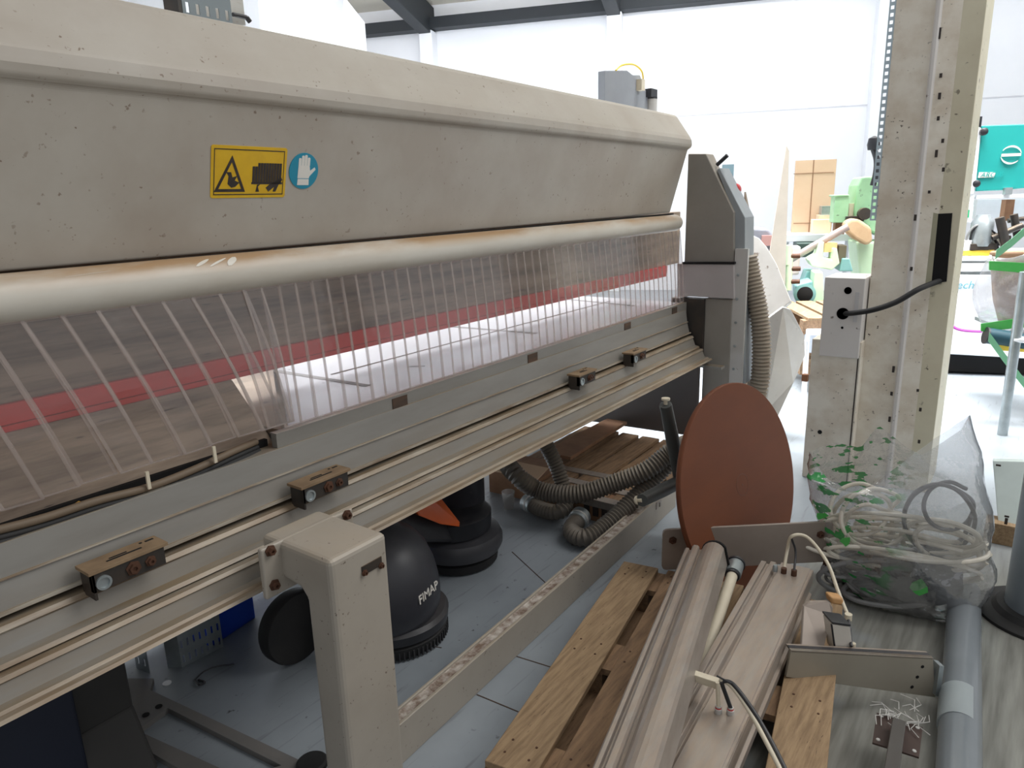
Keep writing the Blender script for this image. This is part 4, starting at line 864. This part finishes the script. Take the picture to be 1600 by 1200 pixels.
tangle('dark_cable', mat('dark_grey_sheath', s(84,84,86), .4), 'dark grey thick cable arching at the upper right inside the bag', 1482, 800, 3, .008, 52, 50, .06, 0, 21)
random.seed(9)
b = MB(); q = atbag(1420,955); b.lathe(V((q.x,q.y,.02)), [(.05,0),(.13,.04),(.17,.10),(.16,.17),(.10,.21),(.03,.22)], Z1, 30, 0, 1, .7, brt)
tag(put('grey_cloth', b, mat('dark_content', s(84,86,88), .7, 0, s(60,62,64), 8, .7, bump=.4), loc=(q.x,q.y,.02)), 'dark grey bundle at the bottom of the plastic bag under the cables', 'bundle')

# ================================================================ tall machine column
xc = 4.2; yL, yM, yR = .711, .530, .336
col = thing('machine_column', (xc+.2,.55,0), 'tall dirty beige machine column rising out of the photo behind the cable bag', 'machine')
b = MB(); b.prism([(xc,yL,0),(xc,yM+.012,0),(xc-.012,yM+.004,0),(xc-.012,yM-.010,0),(xc,yM-.018,0),(xc+.02,.43,0),(xc+.02,yR,0),(xc+.42,yR,0),(xc+.42,yL,0)], (0,0,4.6), 0, [0,1,1,1,0,2,2,0,0])
cbod = put('column_body', b, [m_column, m_boxp, m_column2], col, bevel=.003)
sl = [at(1466,334,x=xc+.015), at(1488,333,x=xc+.015), at(1479,440,x=xc+.015), at(1455,443,x=xc+.015)]
b = MB(); b.prism(sl, (.01,0,0)); put('slot', b, m_void, col); b = MB(); cS = [at(1453,331,x=xc+.014), at(1466,334,x=xc+.014), at(1455,446,x=xc+.014), at(1441,446,x=xc+.014)]; b.prism(cS, (.01,0,0)); put('slot_reveal', b, mat('slot_olive', s(168,164,140), .5), col)
b = MB(); q0 = V((xc+.02,yL,.9)); b.perf((xc+.01,yL+.001,1.45), (0,.03,0), (0,0,3.0), 1, 90, .5, .5); put('perforated_strip', b, mat('galvanised_pale_blue', s(196,214,224), .4, .2), col, solid=.003)
# control boxes
xb = 4.10
u1 = [at(1287,433,x=xb), at(1352,439,x=xb), at(1342,560,x=xb), at(1297,556,x=xb)]
ya, yb2 = at(1289,433,x=xb).y, at(1352,439,x=xb).y; z0, z1_ = at(1297,557,x=xb).z, at(1289,433,x=xb).z
b = MB(); b.bb(xb, xb+.26, yb2, ya, z0, z1_); ub = put('upper_control_box', b, m_boxp, col, bevel=.004)
for (u,v,r_) in ((1325,454,.017),(1317,490,.028),(1316,512,.006)):
    q = at(u,v,x=xb-.001); b = MB(); b.lathe(q, [(r_,0),(r_,.002)], -X1, 24); b.lathe(q-X1*.0, [(r_*1.02,0),(r_*1.12,.002)], -X1, 24); put('cable_hole', b, m_void, ub)
b = MB(); q = at(1338,480,x=xb); b.box(q, (.004,.02,.16)); put('tape_mark', b, mat('pale_tape', s(206,204,204), .5), ub)
xl = 4.12; yA = at(1254,740,x=xl).y; yB = .708; zt_ = at(1268,529,x=xl).z
yA2 = at(1269,531,x=xl).y
b = MB(); b.bb(xl, xl+.40, yB, max(yA,yA2), 0, zt_); lbx = put('lower_cabinet', b, m_column, col, bevel=.004)
q = at(1281,675,x=xl); b = MB(); b.lathe(q, [(.012,0),(.012,.002)], -X1, 20); put('cable_hole', b, m_void, lbx)
b = MB(); b.box(V((xl-.001,yB+.012,zt_/2)), (.003,.006,zt_)); put('door_gap', b, m_ink, lbx)
b = MB(); q = at(1258,590,x=xl); b.box(q, (.03,.03,.04)); put('latch', b, mat('brown_latch', s(160,110,80), .6), lbx)
b = MB(); p_ = [at(1318,490,x=xb+.02), at(1335,489,x=xb-.05), at(1365,484,x=xb-.08), at(1400,472,x=xb-.06), at(1435,452,x=xb-.02), at(1462,441,x=xc+.0), at(1474,437,x=xc+.04)]
b.tube(spline(p_, 8), .014, 14); put('power_cable', b, m_rubber, col)
b = MB()
for (u,v,h_) in ((1468,52,.05),(1463,240,.035),(1396,577,.035),(1390,655,.03),(1438,640,.02),(1473,220,.02),(1436,690,.02),(1470,118,.02),(1468,150,.03),(1466,185,.02),(1474,265,.02),(1452,300,.015),(1430,340,.03),(1424,420,.02),(1393,615,.02),(1434,610,.015)):
    q = at(u,v,x=xc-.013 if u < 1450 else xc-.002); b.box(q, (.003,.012,h_)); 
put('paint_chip', b, m_ink, col)

# ================================================================ things towards the far wall
def hq(pts, n): return [at(u,v,n=n) for u,v in pts]
def hbox(mb, u0, v0, u1, v1, n, dep=.3, mi=0):
    p0, p1 = at(u0,(v0+v1)/2,n=n), at(u1,(v0+v1)/2,n=n); z0, z1 = at((u0+u1)/2,v1,n=n).z, at((u0+u1)/2,v0,n=n).z
    a0_, a1_ = p0.dot(HW), p1.dot(HW)
    mb.box(HN*(n+dep/2)+HW*((a0_+a1_)/2)+Z1*((z0+z1)/2), (dep, abs(a0_-a1_), abs(z1-z0)), (HN, HW, Z1), mi); return mb
def hpoly(mb, pts, n, dep=.2, mi=0): mb.prism(hq(pts, n), HN*dep, mi); return mb
def base(u, v, n): q = at(u,v,n=n); return V((q.x,q.y,0))
def one(name, mb, m, u, v, n, label, cat, bevel=0, group=None):
    q = V(min((x_ for x_ in mb.v), key=lambda a_: a_.z)); return tag(put(name, mb, m, loc=V((at(u,v,n=n).x, at(u,v,n=n).y, q.z)), bevel=bevel), label, cat, group)
def legs(mb, u0, u1, v, n, dep=.5):
    for u in (u0, u1):
        q = at(u,v,n=n)
        for k_ in (0.04, dep-.04): mb.box(V((q.x,q.y,0))+HN*k_+Z1*(q.z/2), (.04,.04,q.z), (HN,HW,Z1))
    return mb
b = MB(); hpoly(b, [(1229,228),(1233,236),(1227,444),(1203,470),(1202,398)], 6.3, .03)
q = at(1215,470,n=6.3); b.box(V((q.x,q.y,q.z/2))+HN*.015, (.03,.12,q.z), (HN,HW,Z1)); one('leaning_board', b, mat('beige_board', s(206,196,182), .6), 1215, 460, 6.3, 'tall narrow beige board standing upright behind the grey sheet guard', 'board')
wt = thing('white_workbench', base(1285,370,8.6), 'white workbench top under the cardboard sheet near the far wall', 'workbench')
b = MB(); hbox(b, 1224,366,1350,377, 8.6, .8); put('bench_top', b, m_white, wt, bevel=.004)
for u in (1230,1344):
    b = MB(); legs(b, u, u, 377, 8.6, .8); put('leg', b, m_white, wt)
b = MB(); hbox(b, 1240,250,1303,364, 9.1, .06); hbox(b, 1267,250,1268.5,364, 9.095, .01, 1); hbox(b, 1240,270,1303,271, 9.095, .01, 1); hbox(b, 1240,348,1303,349, 9.095, .01, 1)
one('cardboard_sheet', b, [m_card, m_card2], 1270, 364, 9.1, 'large folded cardboard sheet standing on the white workbench against the wall', 'cardboard')
b = MB(); hbox(b, 1270,343,1298,365, 8.75, .2); one('cardboard_box', b, mat('pale_card', s(236,214,180), .8), 1284, 365, 8.75, 'small pale cardboard box on the white workbench', 'box', .006)
b = MB(); hbox(b, 1284,322,1302,338, 8.9, .2); hbox(b, 1280,336,1304,344, 8.85, .25, 1); one('tool_case', b, [m_zinc, m_cream], 1290, 340, 8.9, 'small blue-grey tool case behind the pale cardboard box', 'case')
gm = thing('green_milling_machine', base(1345,420,8.2), 'light green old milling machine with black lever beside the beige column', 'machine')
b = MB(); hpoly(b, [(1335,330),(1340,290),(1347,276),(1368,275),(1390,290),(1400,380),(1335,350)], 8.2, .5); put('head', b, m_green, gm, bevel=.02)
b = MB(); hpoly(b, [(1338,378),(1400,378),(1400,700),(1338,700)], 8.1, .5); 
for v_ in b.v: v_.z = max(v_.z, 0)
put('column', b, m_green2, gm, bevel=.02)
b = MB(); hbox(b, 1303,306,1326,348, 8.15, .25); hbox(b, 1302,304,1327,307, 8.13, .28); put('gearbox', b, m_green, gm, bevel=.01)
b = MB(); hbox(b, 1305,348,1320,366, 8.2, .15); hbox(b, 1326,318,1336,346, 8.25, .1, 1); put('gear_mount', b, [m_card2, m_cream], gm)
b = MB(); b.tube(spline(hq([(1364,290),(1369,270),(1370,250),(1365,232),(1365,226)], 8.05), 6), .03, 10); b.lathe(at(1365,226,n=8.05), [(.05,-.05),(.06,0),(.05,.06),(.01,.08)], Z1, 14); put('lever', b, m_black, gm)
b = MB(); hbox(b, 1322,338,1350,346, 8.1, .15); b.lathe(at(1350,334,n=8.1), [(.06,-.05),(.06,.05)], HN, 14); put('chuck', b, m_dark, gm)
b = MB(); hpoly(b, [(1346,362),(1352,378),(1362,378),(1360,365)], 8.0, .1); put('clamp', b, m_black, gm)
ca = thing('wrapped_tool', base(1340,380,7.8), 'tan wrapped bundle with a long rod propped against the green machine', 'tool')
b = MB(); hpoly(b, [(1320,350),(1330,342),(1342,342),(1362,356),(1364,378),(1354,384),(1336,374),(1322,362)], 7.8, .22); put('wrapping', b, mat('tan_wrap', s(206,176,140), .8, 0, s(176,140,104), 4, .6), ca, bevel=.03)
b = MB(); b.tube(hq([(1325,354),(1270,385),(1218,416)], 7.75), .035, 10); put('rod', b, mat('rose_steel', s(182,164,160), .5, .2), ca)
gx = thing('green_bandsaw', base(1285,430,7.6), 'pale green machine with C-shaped frame below the white workbench', 'machine')
b = MB(); hpoly(b, [(1282,378),(1288,378),(1286,402),(1300,406),(1302,388),(1308,388),(1312,412),(1300,422),(1268,416),(1262,406),(1276,398)], 7.6, .25); put('frame', b, m_green2, gx, bevel=.01)
b = MB(); hbox(b, 1288,380,1308,394, 7.7, .2); put('orange_block', b, mat('orange_faded', s(226,180,130), .6), gx)
b = MB(); hpoly(b, [(1272,425),(1286,425),(1289,512),(1266,512)], 7.4, .25); 
q = at(1275,512,n=7.4); put('pedestal', b, m_green2, gx, bevel=.01)
b = MB(); hpoly(b, [(1262,505),(1292,507),(1292,520),(1260,517)], 7.35, .35); put('foot', b, m_green2, gx, bevel=.01)
b = MB(); hbox(b, 1310,384,1322,412, 7.7, .25); one('brown_box', b, mat('olive_box', s(96,88,70), .6), 1316, 412, 7.7, 'dark brown box standing behind the pale green C-shaped machine', 'box')
b = MB(); hbox(b, 1245,380,1282,402, 8.4, .4); one('green_drawer_unit', b, m_dkgreen, 1262, 400, 8.4, 'dark green cabinet in the shade under the white workbench', 'cabinet', .01)
for (u, v, w_) in ((1268,424,14),(1322,404,11)):
    b = MB(); hpoly(b, [(u-w_*.5,v),(u+w_*.5,v),(u+w_,v+20),(u-w_,v+20)], 7.65, .3); one('teal_motor_cover', b, m_tealm, u, v+20, 7.65, 'teal conical motor cover ' + ('left of the pale green pedestal' if u < 1300 else 'to the right above the grey control box'), 'motor cover', .01)
tm = thing('teal_motor', base(1256,475,7.3), 'teal motor housing with a round black opening above the stacked planks', 'motor')
b = MB(); hpoly(b, [(1243,446),(1270,438),(1272,470),(1258,476),(1244,468)], 7.35, .3); put('motor_body', b, m_tealm, tm, bevel=.02)
b = MB(); q = at(1257,459,n=7.3); b.lathe(q, [(.09,0),(.10,.03),(.075,.035)], -HN, 24); b.lathe(q-HN*.036, [(.072,0),(.07,.001)], -HN, 24, 1); put('opening', b, [m_tealm, m_void], tm)
pv = thing('green_valve_rack', base(1237,440,7.2), 'small green valves and pipes right of the tall beige board', 'valves')
for (u, v) in ((1232,400),(1233,420),(1232,440)):
    b = MB(); q = at(u,v,n=7.2); b.tube([q-Z1*.08,q+Z1*.10], .03, 10); b.tube([q, q-HW*.10], .022, 10, 1); put('valve', b, [m_green2, m_rust], pv)
b = MB(); q = at(1234,450,n=7.2); b.tube([V((q.x,q.y,0)), at(1230,392,n=7.2)], .015, 8); put('pipe', b, m_green, pv)
b = MB(); hbox(b, 1236,385,1250,430, 7.9, .2); one('plastic_canister', b, mat('pinkish_white', s(236,214,206), .6), 1243, 430, 7.9, 'pinkish white canister left below the workbench', 'canister', .02)
for i, (u0, v0, u1, v1, n_) in enumerate(((1225,474,1300,487,6.9),(1228,489,1300,500,6.8),(1236,503,1305,515,6.7))):
    planks('wooden_pallet', ['top wooden pallet in the stack behind the grey sheet guard', 'middle wooden pallet in the stack behind the grey sheet guard', 'bottom wooden pallet in the stack behind the grey sheet guard'][i], V((6.45,.70,.62-.17*i)), (.85,.5,0), 1.0, .9, 5, .13, m_wood, 'stacked pallets at the back')
b = MB(); hbox(b, 1264,522,1296,552, 5.9, .3); one('pale_blue_box', b, mat('pale_blue', s(206,214,228), .5), 1280, 552, 5.9, 'pale blue-white box behind the lower cabinet of the column', 'box', .01)
b = MB(); b.tube([base(1261,556,5.8), at(1261,532,n=5.8)], .02, 14); one('white_pipe', b, m_white, 1261, 556, 5.8, 'short white pipe standing beside the pale blue box', 'pipe')
b = MB(); hbox(b, 1128,257,1146,300, 6.5, .2); q_ = at(1137,300,n=6.5); b.box(V((q_.x,q_.y,q_.z/2))+HN*.1, (.05,.05,q_.z), (HN,HW,Z1)); one('grey_signal_box', b, mat('blue_grey_box', s(110,134,142), .5), 1137, 290, 6.5, 'blue-grey box on a post behind the top of the saw end housing', 'box')
rc = thing('covered_machine', base(1195,372,7.0), 'low grey and reddish machine part peeking over the grey sheet guard', 'machine')
b = MB(); hpoly(b, [(1170,362),(1178,357),(1200,358),(1216,376),(1216,420),(1170,420)], 7.0, .6); 
for v_ in b.v:
    if v_.z < at(1190,400,n=7.0).z: v_.z = 0
put('machine_top', b, mat('slate', s(124,126,134), .5), rc, bevel=.02)
b = MB(); hbox(b, 1190,368,1216,384, 6.95, .1); put('red_panel', b, mat('dull_red', s(170,130,124), .5), rc)

# ================================================================ edge banding machine on the right
NB = 7.0
eb = thing('edge_banding_machine', base(1560,560,NB), 'white and teal edge banding machine behind the column at the right', 'machine')
b = MB(); hpoly(b, [(1534,196),(1700,190),(1700,300),(1620,292),(1570,297),(1524,299)], NB, .12); th = put('teal_hood', b, m_teal, eb, bevel=.01)
qc = at(1580,242,n=NB-.012); rr = (at(1596,242,n=NB)-at(1564,242,n=NB)).length/2
b = MB(); seg = 40
def arc(a0_, a1_, w0, w1):
    for i in range(seg):
        t0_, t1_ = a0_+(a1_-a0_)*i/seg, a0_+(a1_-a0_)*(i+1)/seg; k0, k1 = math.sin(math.pi*i/seg), math.sin(math.pi*(i+1)/seg)
        def P_(t, k_): r_ = rr*k_; return qc - HW*(r_*math.cos(t)) + Z1*(r_*math.sin(t))
        b.prism([P_(t0_,1), P_(t1_,1), P_(t1_,1-w0-w1*k1), P_(t0_,1-w0-w1*k0)], HN*.006)
arc(math.radians(10), math.radians(150), .04, .16); arc(math.radians(190), math.radians(320), .04, .16)
b.box(qc, (.006, rr*1.9, rr*.30), (HN,HW,Z1)); put('round_logo', b, m_swhite, th)
q = at(1531,277,n=NB-.01); b = MB(); hpoly(b, [(1530,269),(1556,269),(1553,277),(1528,278)], NB-.008, .006); put('name_plate', b, m_swhite, th)
text_mesh('plate_lettering', 'ARCUS', .055, at(1531,277,n=NB-.014), -HW, Z1, m_teal, th, .3, .001)
b = MB(); hpoly(b, [(1520,196),(1534,200),(1524,300),(1509,300)], NB-.02, .14); hbox(b, 1504,273,1524,304, NB-.05, .16); put('side_frame', b, m_white, eb, bevel=.01)
for (u,v) in ((1536,206),(1524,287)):
    b = MB(); b.lathe(at(u,v,n=NB-.02), [(.03,0),(.03,.03),(.015,.04)], -HN, 16); put('rubber_buffer', b, m_black, eb)
b = MB(); hbox(b, 1530,182,1534,198, NB, .05); hpoly(b, [(1520,190),(1531,187),(1533,194),(1528,199)], NB, .05); put('black_handle', b, m_black, eb)
b = MB(); hbox(b, 1510,305,1514,320, NB-.06, .05, 1); hbox(b, 1500,304,1522,322, NB-.04, .14); hbox(b, 1497,320,1520,348, NB-.06, .16); cbx = put('control_box', b, [m_white, m_black], eb, bevel=.006)
b = MB(); hbox(b, 1503.5,328,1514.5,340, NB-.07, .01); put('green_label', b, mat('label_green', s(40,178,120), .5), cbx)
b = MB(); hbox(b, 1526,303,1700,308, NB-.02, .3); put('cross_rail', b, m_white, eb)
b = MB(); hbox(b, 1482,400,1700,407, NB-.1, .9); hbox(b, 1482,407,1700,411, NB-.08, .9, 1); hbox(b, 1480,411,1700,424, NB-.1, .9); hbox(b, 1480,424,1700,429, NB-.08, .9, 1); put('bench_top', b, [m_white, m_zinc], eb)
b = MB(); hpoly(b, [(1484,429),(1700,431),(1700,566),(1474,553)], NB-.1, .85); cab = put('cabinet', b, m_white, eb, bevel=.01)
q = at(1484,451,n=NB-.106); text_mesh('cabinet_lettering', 'nech', .095, q, -HW, Z1, m_cyan, cab, .2, .001)
b = MB(); hbox(b, 1482,467,1488,476, NB-.14, .05); put('cabinet_handle', b, m_black, cab)
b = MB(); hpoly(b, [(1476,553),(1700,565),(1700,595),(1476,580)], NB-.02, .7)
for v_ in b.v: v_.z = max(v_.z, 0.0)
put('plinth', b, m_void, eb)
# parts lying on the bench of the machine
random.seed(31)
b = MB(); hbox(b, 1570,312,1584,345, NB+.2, .1); put('brown_post', b, m_card2, eb)
b = MB(); hbox(b, 1526,310,1700,340, NB+.5, .1); put('back_panel', b, mat('grey_back', s(176,182,188), .5), eb)
b = MB(); hbox(b, 1571,293,1582,304, NB-.05, .06, 0); put('hood_latch', b, m_zinc, eb)
mo = thing('electric_motor', at(1534,383,n=NB), 'grey electric motor among loose parts on the white machine bench', 'motor')
b = MB(); q = at(1534,360,n=NB); b.lathe(q-Z1*.13, [(.08,0),(.085,.02),(.085,.20),(.06,.23),(.05,.26)], Z1, 24); put('motor_body', b, m_zinc, mo)
b = MB(); b.box(at(1533,385,n=NB), (.14,.2,.05), (HN,HW,Z1)); put('motor_foot', b, m_dark, mo)
mo = thing('spindle_unit', at(1570,380,n=NB), 'dark spindle unit with rods to the right of the grey electric motor', 'machine part')
for (u0,v0,u1,v1,r_) in ((1562,340,1572,385,.035),(1550,372,1598,352,.025),(1584,335,1590,370,.03),(1575,345,1600,342,.02)):
    b = MB(); b.tube(hq([(u0,v0),(u1,v1)], NB+random.uniform(-.1,.1)), r_, 12); put('rod', b, m_dark, mo)
b = MB(); hbox(b, 1556,368,1580,384, NB, .2); put('housing', b, m_dark, mo, bevel=.01)
b = MB(); hbox(b, 1503,375,1518,396, NB-.05, .15); one('white_canister', b, m_white, 1510, 396, NB, 'small white canister on the left end of the machine bench', 'canister', .01)
b = MB(); hpoly(b, [(1505,392),(1545,391),(1552,386),(1556,398),(1545,400),(1505,399)], NB-.06, .1); one('yellow_bracket', b, m_yellow, 1530, 398, NB, 'yellow metal bracket lying on the front of the machine bench', 'bracket')
for i in range(4):
    b = MB(); pts = [at(1505+i*8,390,n=NB-.03), at(1515+i*6,362-i*4,n=NB-.05), at(1532+i*6,352+i*3,n=NB-.06), at(1550+i*6,378,n=NB-.04), at(1556+i*5,396,n=NB-.05)]
    b.tube(spline(pts, 6), .009, 6); one('loose_cable', b, [m_gcable, m_black, m_wcable, m_black][i], 1520+i*8, 390, NB, ['grey loose cable looping over the electric motor on the bench, leftmost', 'black loose cable looping over the electric motor', 'cream loose cable arching right of the electric motor', 'black loose cable arching farthest right over the spindle unit'][i], 'cable', group='loose cables on the machine bench')
b = MB(); b.tube(spline(hq([(1474,510),(1484,508),(1496,514),(1512,517),(1534,518)], NB-.25), 6), .012, 8); one('purple_cable', b, m_purple, 1500, 512, NB-.25, 'thin purple cable in front of the white machine cabinet', 'cable')
# wrapped bundle
NWp = 5.6
wb = thing('wrapped_carton', base(1590,500,NWp), 'cardboard carton in clear stretch wrap and green tape at the right edge', 'carton')
b = MB(); hpoly(b, [(1551,393),(1700,389),(1700,518),(1566,510),(1556,470)], NWp, .08); put('carton', b, mat('brown_carton', s(158,124,98), .8), wb, bevel=.02)
b = MB(); rws = []
for i in range(15):
    f = i/14; v = 398+f*125; ul = 1545-24*math.sin(f*2.6)-10*f*(1-f)*4*.6+ (14*f*f); row = []
    for k in range(20):
        g_ = k/19; q = at(ul+(1700-ul)*g_, v+(6*math.sin(g_*9+f*4)), n=NWp-.04-.05*math.sin(g_*3.14)); q += HN*(.05*noise.noise(q*7)+.02*noise.noise(q*22)); row.append(q)
    rws += row
b.add(rws, [(i*20+k, i*20+k+1, (i+1)*20+k+1, (i+1)*20+k) for i in range(14) for k in range(19)], 0, True); put('stretch_wrap', b, m_wrap, wb, solid=.004)
for j, (v0, v1, ul) in enumerate(((408,424,1546),(500,514,1533))):
    b = MB(); hpoly(b, [(ul,v0+ (0 if j == 0 else 6)),(1700,v0+(8 if j == 0 else -18)),(1700,v1+(10 if j == 0 else -12)),(ul,v1+(-2 if j == 0 else 4))], NWp-.10, .01); put('green_tape', b, m_gtape, wb)
b = MB(); b.tube(hq([(1541,524),(1600,534)], NWp-.12), .055, 20); b.tube(hq([(1539,524),(1542,524.5)], NWp-.13), .058, 20, 1); put('core_tube', b, [mat('dark_teal', s(30,72,84), .5), m_black], wb)
b = MB(); hbox(b, 1578,520,1700,526, NWp, .7); put('platform', b, m_zinc, wb)
b = MB(); q = at(1640,526,n=NWp+.3); b.box(V((q.x,q.y,q.z/2)), (.06,.06,q.z)); put('platform_leg', b, m_zinc, wb)
b = MB(); hpoly(b, [(1560,540),(1575,534),(1700,546),(1700,556),(1565,548)], NWp-.15, .02); one('yellow_sheet', b, m_yellow, 1600, 545, NWp-.15, 'yellow folded sheet below the wrapped carton at the right edge', 'sheet')
for i, pts in enumerate((((1545,526),(1570,560),(1605,605)), ((1556,398),(1580,380),(1612,352)))):
    b = MB(); P_ = hq(pts, NWp-.2); 
    for a_, c_ in zip(P_, P_[1:]): b.prism([a_-Z1*.03, c_-Z1*.03, c_+Z1*.03, a_+Z1*.03], HN*.004)
    one('green_strap', b, m_gstrap, pts[1][0], pts[1][1], NWp-.2, ['pale green packing strap hanging down from the wrapped carton to the floor', 'pale green packing strap rising above the wrapped carton'][i], 'strap')
q = at(1597,470,n=5.2); gp_ = thing('grey_round_post', (q.x,q.y,0), 'slim grey round post at the right edge in front of the wrapped carton', 'post')
b = MB(); b.tube([(q.x,q.y,0), at(1602,425,n=5.2)], .03, 20); put('shaft', b, m_zinc, gp_)
b = MB(); q2 = at(1597,532,n=5.2); b.lathe(q2, [(.035,-.01),(.06,0),(.06,.015),(.035,.02)], Z1, 24); put('ring', b, m_white, gp_)
# floor joint lines
b = MB()
for (p0, p1) in (((545,985),(690,1012)), ((806,1025),(870,1045)), ((745,1085),(810,1112)), ((800,862),(868,925))):
    a_, c_ = at(*p0,z=.0012), at(*p1,z=.0012); d_ = (c_-a_).normalized(); sd_ = V((-d_.y,d_.x,0))*.0022; b.prism([a_-sd_,c_-sd_,c_+sd_,a_+sd_], (0,0,-.001))
struct('trim_11', b, m_groove)
